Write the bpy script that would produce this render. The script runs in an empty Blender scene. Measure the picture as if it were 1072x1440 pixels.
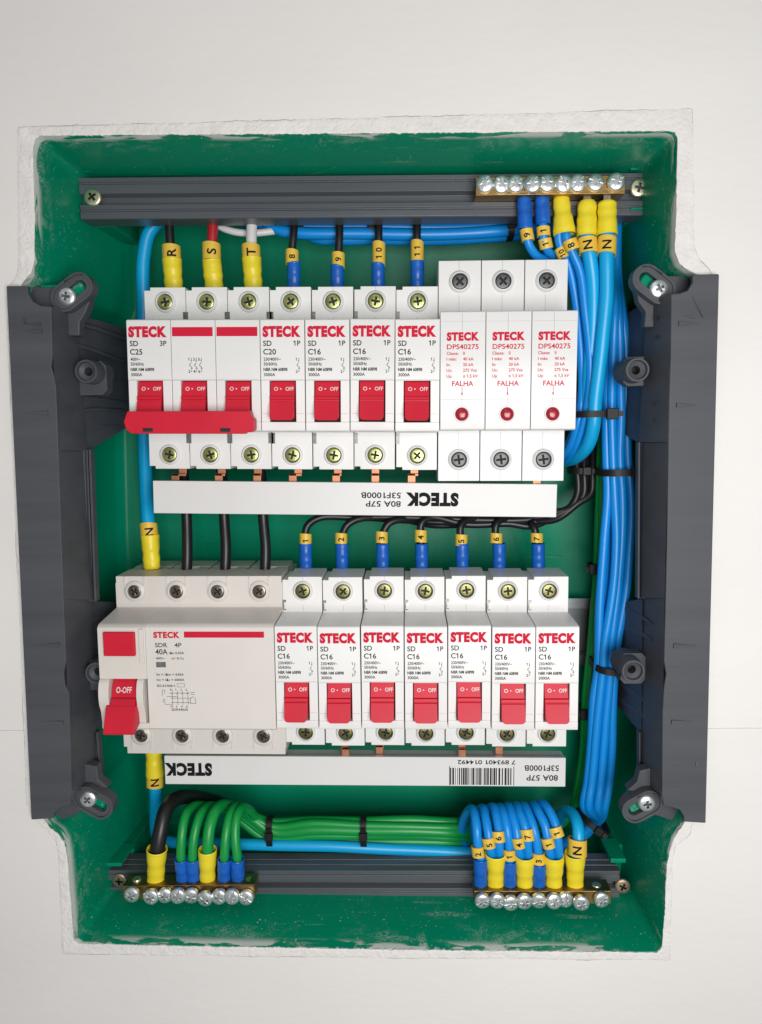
import bpy, bmesh, math, random
from mathutils import Vector, Matrix, geometry, noise
random.seed(7)
SC = bpy.context.scene
COL = SC.collection
S = 0.001                                   # everything below is written in millimetres

# ------------------------------------------------------------------ camera
F, DIST = 1060.0, 300.0                     # focal length in photo pixels, lens to wall in mm
dv = Vector((38, -117, F)).normalized()
dn = Vector((173, 9635, F)); dn = (dn - dv * dn.dot(dv)).normalized()
xv = dn.cross(dv)
def cam2world(v): return Vector((v.dot(xv), v.dot(dv), -v.dot(dn)))
def P(px, py, Y):
    """point (mm) at depth Y behind the wall surface on the sight line of a photo pixel"""
    w = cam2world(Vector(((px - 536) / F, (py - 720) / F, 1)))
    t = (Y + DIST) / w.y
    return Vector((w.x * t, Y, w.z * t))
cam = bpy.data.cameras.new('camera'); co = bpy.data.objects.new('camera', cam); COL.objects.link(co)
ax, ay, az = cam2world(Vector((1, 0, 0))), cam2world(Vector((0, -1, 0))), cam2world(Vector((0, 0, -1)))
co.matrix_world = Matrix(((ax.x, ay.x, az.x, 0), (ax.y, ay.y, az.y, -DIST * S), (ax.z, ay.z, az.z, 0), (0, 0, 0, 1)))
cam.sensor_fit = 'VERTICAL'; cam.sensor_height = 24; cam.lens = F / 1440 * 24
cam.clip_start = 0.01; cam.clip_end = 20
SC.camera = co

# ------------------------------------------------------------------ light
wd = bpy.data.worlds.new('World'); SC.world = wd; wd.use_nodes = True
bg = wd.node_tree.nodes['Background']
bg.inputs[0].default_value = (0.97, 0.985, 1.0, 1); bg.inputs[1].default_value = 0.25
def area(name, loc, target, size, power, color=(1, 1, 1), sy=None):
    l = bpy.data.lights.new(name, 'AREA'); l.energy = power; l.color = color
    l.shape = 'RECTANGLE'; l.size = size; l.size_y = sy or size
    o = bpy.data.objects.new(name, l); COL.objects.link(o)
    o.location = loc
    o.rotation_euler = (Vector(target) - Vector(loc)).to_track_quat('-Z', 'Y').to_euler()
area('window_light', (0.09, -0.43, -0.06), (0.03, 0, -0.06), 0.24, 1.94, (1.0, 0.985, 0.97))  # lamp added close in front to make the falloff across the wall
area('room_light', (-0.15, -0.9, 0.8), (0, 0, -0.05), 0.5, 0.8, (1.0, 0.97, 0.93))
SC.view_settings.view_transform = 'Standard'; SC.view_settings.look = 'None'
SC.view_settings.exposure = 0; SC.view_settings.gamma = 1
SC.view_settings.use_curve_mapping = False

# ------------------------------------------------------------------ materials
def srgb(r, g, b):
    f = lambda c: (c / 255 / 12.92) if c <= 10 else ((c / 255 + .055) / 1.055) ** 2.4
    return (f(r), f(g), f(b), 1)
def material(name, col, rough=.4, metal=0., var=.06, scale=60., bump=0., bscale=300., spec=.5, coat=0., stretch=(1, 1, 1), each=0.):
    m = bpy.data.materials.new(name); m.use_nodes = True
    nt = m.node_tree; N = nt.nodes; L = nt.links
    b = N['Principled BSDF']
    b.inputs['Roughness'].default_value = rough; b.inputs['Metallic'].default_value = metal
    b.inputs['Specular IOR Level'].default_value = spec
    if coat: b.inputs['Coat Weight'].default_value = coat
    tc = N.new('ShaderNodeTexCoord')
    mp = N.new('ShaderNodeMapping'); mp.inputs['Scale'].default_value = stretch
    L.new(tc.outputs['Object'], mp.inputs[0])
    n = N.new('ShaderNodeTexNoise'); n.inputs['Scale'].default_value = scale; n.inputs['Detail'].default_value = 5
    L.new(mp.outputs[0], n.inputs['Vector'])
    r = N.new('ShaderNodeValToRGB')
    lo = tuple(max(0, c * (1 - var)) for c in col[:3]) + (1,); hi = tuple(min(1, c * (1 + var)) for c in col[:3]) + (1,)
    r.color_ramp.elements[0].color = lo; r.color_ramp.elements[1].color = hi
    r.color_ramp.elements[0].position = .3; r.color_ramp.elements[1].position = .7
    L.new(n.outputs[0], r.inputs[0])
    if each:                                 # every unit of a batch has its own slightly different tone
        oi_ = N.new('ShaderNodeObjectInfo'); mr = N.new('ShaderNodeMapRange'); mr.inputs[3].default_value = 1 - each; mr.inputs[4].default_value = 1 + each
        hs = N.new('ShaderNodeHueSaturation'); L.new(oi_.outputs['Random'], mr.inputs[0]); L.new(mr.outputs[0], hs.inputs['Value'])
        L.new(r.outputs[0], hs.inputs['Color']); L.new(hs.outputs[0], b.inputs['Base Color'])
    else: L.new(r.outputs[0], b.inputs['Base Color'])
    rr = N.new('ShaderNodeMapRange'); rr.inputs[3].default_value = rough * .85; rr.inputs[4].default_value = min(1, rough * 1.2)
    L.new(n.outputs[0], rr.inputs[0]); L.new(rr.outputs[0], b.inputs['Roughness'])
    if bump:
        n2 = N.new('ShaderNodeTexNoise'); n2.inputs['Scale'].default_value = bscale; n2.inputs['Detail'].default_value = 4
        L.new(mp.outputs[0], n2.inputs['Vector'])
        bp = N.new('ShaderNodeBump'); bp.inputs['Strength'].default_value = bump; bp.inputs['Distance'].default_value = .0006
        L.new(n2.outputs[0], bp.inputs['Height']); L.new(bp.outputs[0], b.inputs['Normal'])
    return m
M = {}
M['wall'] = material('wall_paint', (.775, .752, .728, 1), .55, var=.022, scale=16, bump=.35, bscale=190, stretch=(.7, 1, 1.3))
M['rim'] = material('rim_plaster', (.765, .745, .72, 1), .8, var=.05, scale=180, bump=1.0, bscale=700)
M['white'] = material('white_plastic', (.79, .78, .765, 1), .38, var=.035, scale=28, bump=.05, bscale=2500, each=.035)
M['white_dps'] = material('clean_white_plastic', (.80, .79, .78, 1), .36, var=.025, scale=30, each=.03)
M['cream'] = material('cream_plastic', (.70, .66, .615, 1), .42, var=.03, scale=30, bump=.05, bscale=2500)
M['comb'] = material('comb_plastic', (.73, .72, .71, 1), .38, var=.02, scale=30)
M['grey'] = material('dark_grey_plastic', (.070, .073, .084, 1), .52, var=.12, scale=50, bump=.10, bscale=700, stretch=(.3, 1, 3), spec=.35, each=.02)
M['rail'] = material('rail_plastic', (.092, .10, .115, 1), .34, var=.10, scale=50, bump=.08, bscale=900, stretch=(.2, 1, 4))
M['red'] = material('red_plastic', (.60, .013, .036, 1), .42, var=.07, spec=.28, bump=.06, bscale=1500)
M['red_print'] = material('red_ink', (.60, .014, .045, 1), .7, spec=.15)
M['ink'] = material('black_ink', (.010, .010, .012, 1), .7, spec=.15)
M['grey_ink'] = material('grey_ink', (.07, .065, .065, 1), .7, spec=.15)
M['white_ink'] = material('white_ink', (.80, .74, .74, 1), .5)
M['seam'] = material('seam_shade', (.34, .335, .33, 1), .6)
M['clip'] = material('clip_metal', (.20, .20, .20, 1), .35, .6, var=.4, scale=500)
M['gap'] = material('dark_gap', (.012, .012, .012, 1), .7)  # black that paints in the shade of gaps and holes
M['blue'] = material('blue_insulation', (.004, .27, .76, 1), .33, var=.06, scale=25, spec=.5)
M['sky'] = material('light_blue_insulation', (.004, .40, .78, 1), .33, var=.05, scale=25)
M['black'] = material('black_insulation', (.012, .011, .013, 1), .36, var=.2, scale=30)
M['green_wire'] = material('green_insulation', (.004, .30, .055, 1), .34, var=.06, scale=25)
M['red_wire'] = material('red_insulation', (.48, .018, .03, 1), .35)
M['white_wire'] = material('white_insulation', (.76, .75, .76, 1), .38)
M['ferrule_blue'] = material('blue_sleeve', (.008, .125, .56, 1), .34, var=.14, scale=160, bump=.25, bscale=500)
M['ferrule_yellow'] = material('yellow_sleeve', (.90, .72, .03, 1), .36, var=.06, scale=120, bump=.25, bscale=450)
M['marker'] = material('yellow_marker', (.84, .55, .065, 1), .42, var=.05)
M['copper'] = material('copper', (.50, .225, .13, 1), .48, 1., var=.2, scale=150)
M['brass'] = material('brass', (.36, .23, .085, 1), .42, 1., var=.3, scale=90, bump=.2, bscale=700, stretch=(.4, 1, 2))
M['zinc_y'] = material('yellow_zinc', (.42, .44, .18, 1), .34, 1., var=.25, scale=220)
M['zinc_o'] = material('dull_yellow_zinc', (.22, .215, .095, 1), .38, 1., var=.35, scale=260)
M['steel'] = material('bright_steel', (.74, .77, .78, 1), .33, .85, var=.12, scale=200)
M['steel_d'] = material('dark_steel', (.11, .115, .115, 1), .45, 1., var=.25, scale=200)
M['steel_w'] = material('brownish_steel', (.25, .22, .19, 1), .30, 1., var=.25, scale=200)
M['recess'] = material('screw_recess_shade', (.10, .095, .07, 1), .4, 1., var=.3, scale=300)  # darker tone stands in for shade inside the screw cross
M['recess_s'] = material('steel_recess_shade', (.22, .23, .24, 1), .35, 1., var=.3, scale=300)  # painted-in shade for the cross of steel screws
M['zinc_pale'] = material('pale_zinc', (.74, .70, .50, 1), .33, .9, var=.12, scale=200)
M['zinc_brown'] = material('rusty_zinc', (.45, .33, .24, 1), .42, .8, var=.25, scale=300)
M['tie'] = material('tie_nylon', (.012, .011, .012, 1), .5, spec=.35)
M['din'] = material('galvanised', (.30, .32, .33, 1), .38, 1., var=.1, scale=60)
M['lens'] = material('red_lens', (.36, .008, .022, 1), .22, coat=.25)

def green_box_material():
    m = bpy.data.materials.new('green_box_plastic'); m.use_nodes = True
    nt = m.node_tree; N = nt.nodes; L = nt.links; b = N['Principled BSDF']
    geo = N.new('ShaderNodeNewGeometry'); sep = N.new('ShaderNodeSeparateXYZ'); L.new(geo.outputs['Position'], sep.inputs[0])
    def noise(scale, st, detail=6, dist=0.):
        mp = N.new('ShaderNodeMapping'); mp.inputs['Scale'].default_value = st; L.new(geo.outputs['Position'], mp.inputs[0])
        n = N.new('ShaderNodeTexNoise'); n.inputs['Scale'].default_value = scale; n.inputs['Detail'].default_value = detail
        n.inputs['Distortion'].default_value = dist
        L.new(mp.outputs[0], n.inputs[0]); return n.outputs[0]
    def rng(s, a, c, lo=0., hi=1.):
        r = N.new('ShaderNodeMapRange'); r.interpolation_type = 'SMOOTHSTEP'
        r.inputs[1].default_value = a; r.inputs[2].default_value = c; r.inputs[3].default_value = lo; r.inputs[4].default_value = hi
        L.new(s, r.inputs[0]); return r.outputs[0]
    def mul(a, c, op='MULTIPLY'):
        n = N.new('ShaderNodeMath'); n.operation = op; n.use_clamp = True
        for i, s in enumerate((a, c)):
            if isinstance(s, (int, float)): n.inputs[i].default_value = s
            else: L.new(s, n.inputs[i])
        return n.outputs[0]
    # plaster smeared along the mouth of the box and thin scuffs further in
    smear = mul(rng(noise(95, (1, .4, 1), 9, .8), .60, .66), rng(sep.outputs[1], .012, .001))
    edge = mul(rng(noise(150, (.30, 1, .30), 8, .4), .50, .55), rng(sep.outputs[1], .0062, .0020))
    drag = mul(mul(rng(noise(560, (1, .22, .5), 7, 1.2), .54, .72), rng(noise(20, (1, 1, 1), 5), .50, .66)), mul(rng(sep.outputs[1], .050, .004), .5))
    scuff = mul(mul(rng(noise(520, (.07, .5, 1), 5, .3), .60, .72), rng(noise(30, (1, 1, 1), 3), .50, .62)), mul(rng(sep.outputs[1], .07, .02), .40))
    scuff2 = drag
    speck = mul(rng(noise(900, (1, 1, 1), 2), .70, .735), mul(rng(sep.outputs[1], .06, .01), .7))
    grain = rng(noise(1300, (1, 1, 1), 3), .42, .58)
    fine = mul(rng(noise(260, (.5, .8, .5), 6, .6), .46, .60), grain)
    rimdust = mul(mul(rng(noise(45, (1, 1, 1), 4), .42, .62), rng(sep.outputs[1], .020, .001)), mul(fine, .38))
    tot = mul(mul(mul(mul(smear, .75), grain), edge, 'MAXIMUM'), mul(mul(mul(mul(scuff, scuff2, 'MAXIMUM'), grain), speck, 'MAXIMUM'), rimdust, 'MAXIMUM'), 'MAXIMUM')
    base = N.new('ShaderNodeValToRGB'); L.new(noise(16, (1, 1, 1)), base.inputs[0])
    base.color_ramp.elements[0].color = (.0001, .24, .130, 1); base.color_ramp.elements[1].color = (.0001, .295, .158, 1)
    mx = N.new('ShaderNodeMix'); mx.data_type = 'RGBA'
    L.new(tot, mx.inputs[0]); L.new(base.outputs[0], mx.inputs[6]); mx.inputs[7].default_value = (.62, .66, .62, 1)
    L.new(mx.outputs[2], b.inputs['Base Color'])
    L.new(rng(tot, 0, .6, .30, .75), b.inputs['Roughness'])
    b.inputs['Specular IOR Level'].default_value = .14
    bp = N.new('ShaderNodeBump'); bp.inputs['Strength'].default_value = .35; bp.inputs['Distance'].default_value = .0005
    L.new(mul(noise(60, (1, 1, 1)), mul(tot, .6), 'ADD'), bp.inputs['Height']); L.new(bp.outputs[0], b.inputs['Normal'])
    return m
M['green'] = green_box_material()

# ------------------------------------------------------------------ mesh helpers (mm)
def catmull(pts, step=1.6):
    pts = [Vector(p) for p in pts]
    if len(pts) == 2:
        n = max(2, int((pts[1] - pts[0]).length / step))
        return [pts[0].lerp(pts[1], i / n) for i in range(n + 1)]
    q = [pts[0] * 2 - pts[1]] + pts + [pts[-1] * 2 - pts[-2]]
    out = []
    for i in range(1, len(q) - 2):
        p0, p1, p2, p3 = q[i - 1:i + 3]
        t0 = 0.; t1 = t0 + max(1e-3, (p1 - p0).length) ** .5; t2 = t1 + max(1e-3, (p2 - p1).length) ** .5; t3 = t2 + max(1e-3, (p3 - p2).length) ** .5
        n = max(2, int((p2 - p1).length / step))
        for k in range(n):
            t = t1 + (t2 - t1) * k / n
            a1 = p0 * ((t1 - t) / (t1 - t0)) + p1 * ((t - t0) / (t1 - t0)); a2 = p1 * ((t2 - t) / (t2 - t1)) + p2 * ((t - t1) / (t2 - t1))
            a3 = p2 * ((t3 - t) / (t3 - t2)) + p3 * ((t - t2) / (t3 - t2))
            b1 = a1 * ((t2 - t) / (t2 - t0)) + a2 * ((t - t0) / (t2 - t0)); b2 = a2 * ((t3 - t) / (t3 - t1)) + a3 * ((t - t1) / (t3 - t1))
            out.append(b1 * ((t2 - t) / (t2 - t1)) + b2 * ((t - t1) / (t2 - t1)))
    out.append(pts[-1]); return out

class MB:
    def __init__(s): s.v = []; s.f = []
    def add(s, vs, fs):
        o = len(s.v); s.v += [Vector(v) for v in vs]; s.f += [tuple(i + o for i in f) for f in fs]; return s
    def box(s, x0, x1, y0, y1, z0, z1):
        vs = [(x, y, z) for x in (x0, x1) for y in (y0, y1) for z in (z0, z1)]
        return s.add(vs, [(0, 1, 3, 2), (4, 6, 7, 5), (0, 4, 5, 1), (2, 3, 7, 6), (0, 2, 6, 4), (1, 5, 7, 3)])
    def hexa(s, vs):      # 4 points near, 4 points far, same order
        return s.add(vs, [(0, 1, 2, 3), (7, 6, 5, 4), (0, 4, 5, 1), (1, 5, 6, 2), (2, 6, 7, 3), (3, 7, 4, 0)])
    def prism(s, prof, x0, x1, dz0=0., dz1=0.):       # (y,z) profile pushed along x
        n = len(prof)
        vs = [(x0, y, z + dz0) for y, z in prof] + [(x1, y, z + dz1) for y, z in prof]
        return s.add(vs, [tuple(range(n)), tuple(range(2 * n - 1, n - 1, -1))] + [(i, i + n, (i + 1) % n + n, (i + 1) % n) for i in range(n)])
    def plate(s, loops, y0, y1, yf=None):            # (x,z) loops (first outer, others holes) pushed along y
        tri = geometry.tessellate_polygon([[Vector((x, z, 0)) for x, z in l] for l in loops])
        flat = [p for l in loops for p in l]; n = len(flat)
        a = yf or (lambda x, z: y0)
        vs = [(x, a(x, z), z) for x, z in flat] + [(x, y1 + (a(x, z) - y0 if yf else 0), z) for x, z in flat]
        fs = [tuple(t) for t in tri] + [tuple(i + n for i in reversed(t)) for t in tri]
        o = 0
        for l in loops:
            k = len(l)
            fs += [(o + i, o + (i + 1) % k, o + (i + 1) % k + n, o + i + n) for i in range(k)]
            o += k
        return s.add(vs, fs)
    def lathe(s, prof, cx=0, cz=0, n=28, cy=0):       # (r,y) profile about the y axis
        vs = []; fs = []; k = len(prof)
        for i in range(n):
            a = 2 * math.pi * i / n
            vs += [(cx + r * math.cos(a), cy + y, cz + r * math.sin(a)) for r, y in prof]
        for i in range(n):
            j = (i + 1) % n
            fs += [(i * k + q, j * k + q, j * k + q + 1, i * k + q + 1) for q in range(k - 1)]
        return s.add(vs, fs)
    def tube(s, pts, rad, n=14, step=1.6, raw=False, caps=True, flat=1.):
        c = pts if raw else catmull(pts, step); m = len(c)
        rf = rad if callable(rad) else (lambda u: rad)
        tang = [(c[min(i + 1, m - 1)] - c[max(i - 1, 0)]).normalized() for i in range(m)]
        up = Vector((0, 1, 0))
        if abs(tang[0].dot(up)) > .95: up = Vector((1, 0, 0))
        u = (up - tang[0] * up.dot(tang[0])).normalized()
        vs = []; fs = []
        for i in range(m):
            u = (u - tang[i] * u.dot(tang[i])).normalized(); w = tang[i].cross(u)
            r = rf(i / (m - 1))
            for k in range(n):
                a = 2 * math.pi * k / n
                vs.append(c[i] + u * (r * flat * math.cos(a)) + w * (r * math.sin(a)))
        for i in range(m - 1):
            for k in range(n):
                fs.append((i * n + k, i * n + (k + 1) % n, (i + 1) * n + (k + 1) % n, (i + 1) * n + k))
        if caps: fs += [tuple(range(n - 1, -1, -1)), tuple((m - 1) * n + k for k in range(n))]
        return s.add(vs, fs)
    def mesh(s, name, mat, off=(0, 0, 0), sharp=38):
        me = bpy.data.meshes.new(name); o = Vector(off)
        me.from_pydata([tuple((v - o) * S) for v in s.v], [], s.f)
        bm = bmesh.new(); bm.from_mesh(me); bmesh.ops.recalc_face_normals(bm, faces=bm.faces); bm.to_mesh(me); bm.free()
        me.materials.append(mat)
        for p in me.polygons: p.use_smooth = True
        me.set_sharp_from_angle(angle=math.radians(sharp))
        return me
    def build(s, name, mat, parent=None, off=(0, 0, 0), bevel=0., seg=2, sharp=38, flip=True):
        o = bpy.data.objects.new(name, s.mesh(name, mat, off, sharp)); COL.objects.link(o)
        if parent: o.parent = parent
        if bevel:
            b = o.modifiers.new('bevel', 'BEVEL'); b.width = bevel * S; b.segments = seg; b.limit_method = 'ANGLE'
            b.angle_limit = math.radians(40); b.harden_normals = True; b.use_clamp_overlap = True
        return o
    def sheet(s, name, mat, parent=None, off=(0, 0, 0)):   # flat print: keep the winding
        me = bpy.data.meshes.new(name); o = Vector(off)
        me.from_pydata([tuple((v - o) * S) for v in s.v], [], s.f); me.materials.append(mat)
        ob = bpy.data.objects.new(name, me); COL.objects.link(ob)
        if parent: ob.parent = parent
        return ob
def thing(name, label, cat, loc=(0, 0, 0), roty=0., group=None):
    o = bpy.data.objects.new(name, None); COL.objects.link(o)
    o.location = Vector(loc) * S; o.rotation_euler = (0, roty, 0); o.empty_display_size = .01
    o['label'] = label; o['category'] = cat
    if group: o['group'] = group
    return o
def dup(root, loc, label, roty=None, group=None):
    r = root.copy(); COL.objects.link(r); r.location = Vector(loc) * S; r['label'] = label
    if group: r['group'] = group
    if roty is not None: r.rotation_euler = (0, roty, 0)
    for ch in list(root.children):
        c = ch.copy(); COL.objects.link(c); c.parent = r
        for g in list(ch.children):
            d = g.copy(); COL.objects.link(d); d.parent = c
    return r

# ------------------------------------------------------------------ lettering
_tc = {}
def flags(s, bold, vs, fs):
    if len(s) == 1 and s == '1' or '1' not in s:
        spots = [max(v.x for v in vs)] if s == '1' else []
    else: spots = [max(v.x for v in glyphs(s[:i + 1] if s[:i + 1] != '1' else '1', bold)[0]) for i, c in enumerate(s) if c == '1' and i + 1 < len(s)]
    if len(s) > 1 and s[-1] == '1': spots.append(max(v.x for v in vs))
    if not spots: return
    top = max(v.y for v in (vs if s == '1' else glyphs('1', bold)[0]))
    sw = .098 + 2 * bold
    for xr in spots:
        o = len(vs); xl = xr - sw
        vs += [Vector((xl + .02, top, 0)), Vector((xl - .15, top - .13, 0)), Vector((xl - .15, top - .24 - bold, 0)), Vector((xl + .02, top - .13 - bold, 0))]
        fs.append((o, o + 1, o + 2, o + 3))
def glyphs(s, bold=0.):
    k = (s, bold)
    if k in _tc: return _tc[k]
    cu = bpy.data.curves.new('lettering', 'FONT'); cu.body = s; cu.size = 1; cu.offset = bold; cu.space_character = 1.14 if bold > .04 else 1.0; cu.resolution_u = 3
    ob = bpy.data.objects.new('lettering', cu); COL.objects.link(ob)
    dg = bpy.context.evaluated_depsgraph_get(); me = bpy.data.meshes.new_from_object(ob.evaluated_get(dg))
    r = ([v.co.copy() for v in me.vertices], [tuple(p.vertices) for p in me.polygons])
    flags(s, bold, *r)
    bpy.data.objects.remove(ob); bpy.data.curves.remove(cu); bpy.data.meshes.remove(me)
    _tc[k] = r; return r
CAP = max(v.y for v in glyphs('H')[0])
def text2d(s, h, w=None, bold=0.):
    vs, fs = glyphs(s, bold)
    x0 = min(v.x for v in vs); x1 = max(v.x for v in vs)
    ky = h / CAP; kx = ky if w is None else w / (x1 - x0)
    return [((v.x - x0) * kx, v.y * ky) for v in vs], fs, (x1 - x0) * kx
def put(mb, s, x, z, h, w=None, bold=0., y=-.06, align='L', turn=False):
    bold = bold or .016
    vs, fs, W = text2d(s, h, w, bold)
    dx = {'L': 0, 'C': -W / 2, 'R': -W}[align]
    yf = y if callable(y) else (lambda zz: y)
    if turn: mb.add([(x - (a + dx), yf(z - b), z - b) for a, b in vs], fs)
    else: mb.add([(x + a + dx, yf(z + b), z + b) for a, b in vs], fs)
    return W
def line(mb, x0, z0, x1, z1, w=.18, y=-.06):
    d = Vector((x1 - x0, z1 - z0)); d.normalize(); n = Vector((-d.y, d.x)) * w / 2
    mb.add([(x0 - n.x, y, z0 - n.y), (x1 - n.x, y, z1 - n.y), (x1 + n.x, y, z1 + n.y), (x0 + n.x, y, z0 + n.y)], [(0, 1, 2, 3)])
def rect(mb, x0, x1, z0, z1, y=-.06): mb.add([(x0, y, z0), (x1, y, z0), (x1, y, z1), (x0, y, z1)], [(0, 1, 2, 3)])

# ------------------------------------------------------------------ screws (head along -y, real cross recess)
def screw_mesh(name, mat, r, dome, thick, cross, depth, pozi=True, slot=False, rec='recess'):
    a = MB()
    prof = [(.001, thick), (r * .98, thick), (r, thick * .5), (r, .12), (r * .93, -dome * .18)]
    for i in range(1, 6):
        t = i / 6; prof.append((r * .93 * math.cos(t * math.pi / 2), -dome * (.18 + .82 * math.sin(t * math.pi / 2))))
    prof.append((.001, -dome))
    a.lathe(prof, n=30)
    base = a.build('tmp', mat)
    w = r * .17
    def cutter(ang, ln, ww, dep):
        m = Matrix.Rotation(ang, 3, 'Y'); y0 = -dome - 1; y1 = -dome + dep
        vs = [Vector(q) for q in ((-ln, y0, -ww), (ln, y0, -ww), (ln, y0, ww), (-ln, y0, ww), (-ln * .75, y1, -ww * .7), (ln * .75, y1, -ww * .7), (ln * .75, y1, ww * .7), (-ln * .75, y1, ww * .7))]
        return [m @ v for v in vs]
    cuts = [(0, cross, w, depth), (math.pi / 2, cross, w * .98, depth * 1.02)]
    if pozi: cuts += [(math.pi / 4, r * .80, .07 * r, depth * .3), (-math.pi / 4, r * .80, .07 * r, depth * .31)]
    if slot: cuts += [(.01, r * 1.3, w * .8, depth * .45)]
    dg = bpy.context.evaluated_depsgraph_get()
    cos = []
    for q in cuts:
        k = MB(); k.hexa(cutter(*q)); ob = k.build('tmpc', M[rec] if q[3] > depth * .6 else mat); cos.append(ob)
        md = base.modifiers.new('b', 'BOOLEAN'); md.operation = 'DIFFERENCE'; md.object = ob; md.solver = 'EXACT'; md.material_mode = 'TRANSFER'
    dg = bpy.context.evaluated_depsgraph_get(); dg.update()
    me = bpy.data.meshes.new_from_object(base.evaluated_get(dg)); me.name = name
    for p in me.polygons: p.use_smooth = True
    me.set_sharp_from_angle(angle=math.radians(30))
    for ob in cos + [base]: bpy.data.objects.remove(ob)
    return me
SCR = {
    'term': screw_mesh('terminal_screw', M['zinc_y'], 3.15, .35, 2.5, 2.1, 1.6),
    'term_o': screw_mesh('terminal_screw', M['zinc_o'], 3.15, .35, 2.5, 2.1, 1.6),
    'dps': screw_mesh('terminal_screw', M['steel_d'], 3.2, .25, 2.5, 2.3, 1.7, False),
    'rcd': screw_mesh('terminal_screw', M['steel_w'], 2.9, .3, 2.5, 2.0, 1.5),
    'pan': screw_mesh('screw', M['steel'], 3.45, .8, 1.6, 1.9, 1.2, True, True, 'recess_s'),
    'rail': screw_mesh('screw', M['zinc_pale'], 3.7, .5, 1.2, 2.2, 1.2, False),
    'railb': screw_mesh('screw', M['zinc_brown'], 3.5, .5, 1.2, 2.0, 1.2, False),
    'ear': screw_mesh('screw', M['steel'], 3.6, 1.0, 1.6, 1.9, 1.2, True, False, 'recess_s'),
}
def screw(kind, name, parent, p, off=(0, 0, 0), tilt=.0):
    o = bpy.data.objects.new(name, SCR[kind]); COL.objects.link(o); o.parent = parent
    o.location = (Vector(p) - Vector(off)) * S
    o.rotation_euler = (random.uniform(-tilt, tilt), random.uniform(0, 6.28), random.uniform(-tilt, tilt))
    return o

# ------------------------------------------------------------------ the wall and its plastered hole
def px2(pts, Y): return [P(x, y, Y) for x, y in pts]
def resample(pts, n):
    L = [0.]
    m = len(pts)
    for i in range(m): L.append(L[-1] + (pts[(i + 1) % m] - pts[i]).length)
    out = []; j = 0
    for k in range(n):
        t = L[-1] * k / n
        while L[j + 1] < t: j += 1
        a = (t - L[j]) / max(1e-9, L[j + 1] - L[j]); out.append(pts[j].lerp(pts[(j + 1) % m], a))
    return out
OPEN = px2([(58, 191), (300, 189), (600, 187), (940, 184), (950, 187), (953, 196), (951, 300), (949, 352), (955, 370), (968, 380), (984, 388), (990, 410),
            (985, 700), (972, 1120), (966, 1150), (957, 1166), (947, 1180), (941, 1200), (938, 1215), (935, 1280), (931, 1332), (924, 1339), (600, 1336), (300, 1331), (112, 1327), (104, 1322),
            (101, 1280), (95, 1207), (91, 1186), (82, 1172), (70, 1164), (61, 1150), (52, 1120), (40, 800), (26, 420), (31, 398), (43, 386), (49, 368), (49, 300), (47, 205), (50, 194)], 0)
RIM = px2([(25, 179), (300, 172), (600, 164), (974, 153), (975, 260), (976, 345), (982, 362), (998, 380), (1004, 400), (1001, 700), (985, 1130), (974, 1158), (970, 1174), (950, 1190), (946, 1210), (944, 1280),
           (942, 1350), (600, 1347), (300, 1344), (88, 1341), (86, 1280), (82, 1200), (79, 1183), (66, 1168), (50, 1153), (38, 1130), (25, 800), (10, 420), (14, 404), (24, 388), (26, 370), (26, 260)], 0)
# order both loops the same way by angle about the centre so that they can be bridged
CEN = Vector((-22, 0, -52))
def byang(pts, n):
    q = resample(pts, 1600)
    ang = lambda p: math.atan2((p.z - CEN.z) / 170, (p.x - CEN.x) / 128)
    out = []
    tab = sorted((ang(p), p) for p in [Vector(v) for v in q] for _ in (0,)) if False else sorted(((ang(p), i) for i, p in enumerate(q)))
    import bisect
    keys = [t[0] for t in tab]
    for k in range(n):
        a = -math.pi + 2 * math.pi * (k + .5) / n
        i = bisect.bisect_left(keys, a)
        (a0, i0), (a1, i1) = tab[i - 1], tab[i % len(tab)]
        d = (a1 - a0) % (2 * math.pi); t = ((a - a0) % (2 * math.pi)) / d if d > 1e-9 else 0
        out.append(q[i0].lerp(q[i1], min(1, max(0, t))))
    return out
NR = 1440
oi = byang(OPEN, NR); ri = byang(RIM, NR)
def wob(i, f, s):
    f *= .5
    return math.sin(i * f + s) * .5 + math.sin(i * f * 2.7 + s * 3) * .3 + math.sin(i * f * 6.1 + s * 7) * .2
rn = random.Random(3)
jit = [rn.uniform(-1, 1) for _ in range(NR)]
ro = []; rin = []
for i in range(NR):
    d = (ri[i] - CEN).normalized()
    top = max(0, d.z)
    ro.append(ri[i] + d * (.22 * wob(i, .23, 1) + .10 * jit[i] + top * .7 * max(0, wob(i, .9, 5) - .35)))
    d2 = (oi[i] - CEN).normalized()
    rin.append(oi[i] - d2 * (.15 * wob(i, .51, 2) + .45 * max(0, noise.noise(oi[i] * .35) - .12) + .25 * noise.noise(oi[i] * 1.1)))
# wall sheet: hole edge ring out to a big rectangle, then a level joint is cut out of it
w = MB()
def to_rect(p):
    d = p - CEN; k = 1e9
    for c, lim in ((d.x, 620), (d.z, 620)):
        if abs(c) > 1e-6: k = min(k, lim / abs(c))
    return CEN + d * k
vs = [Vector((p.x, 0, p.z)) for p in ri]
inner = [Vector((p.x, 0, p.z)) + (Vector((p.x, 0, p.z)) - CEN).normalized() * (.10 + .30 * max(0, wob(i, .12, 9) + .25)) for i, p in enumerate(ro)]
w.add(inner + [Vector((to_rect(p).x, 0, to_rect(p).z)) for p in ri], [(i, (i + 1) % NR, (i + 1) % NR + NR, i + NR) for i in range(NR)])
me = bpy.data.meshes.new('wall'); me.from_pydata([tuple(v * S) for v in w.v], [], w.f); me.materials.append(M['wall'])
bm = bmesh.new(); bm.from_mesh(me)
zj = (P(20, 1023, 0).z + P(1040, 1027, 0).z) / 2
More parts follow.
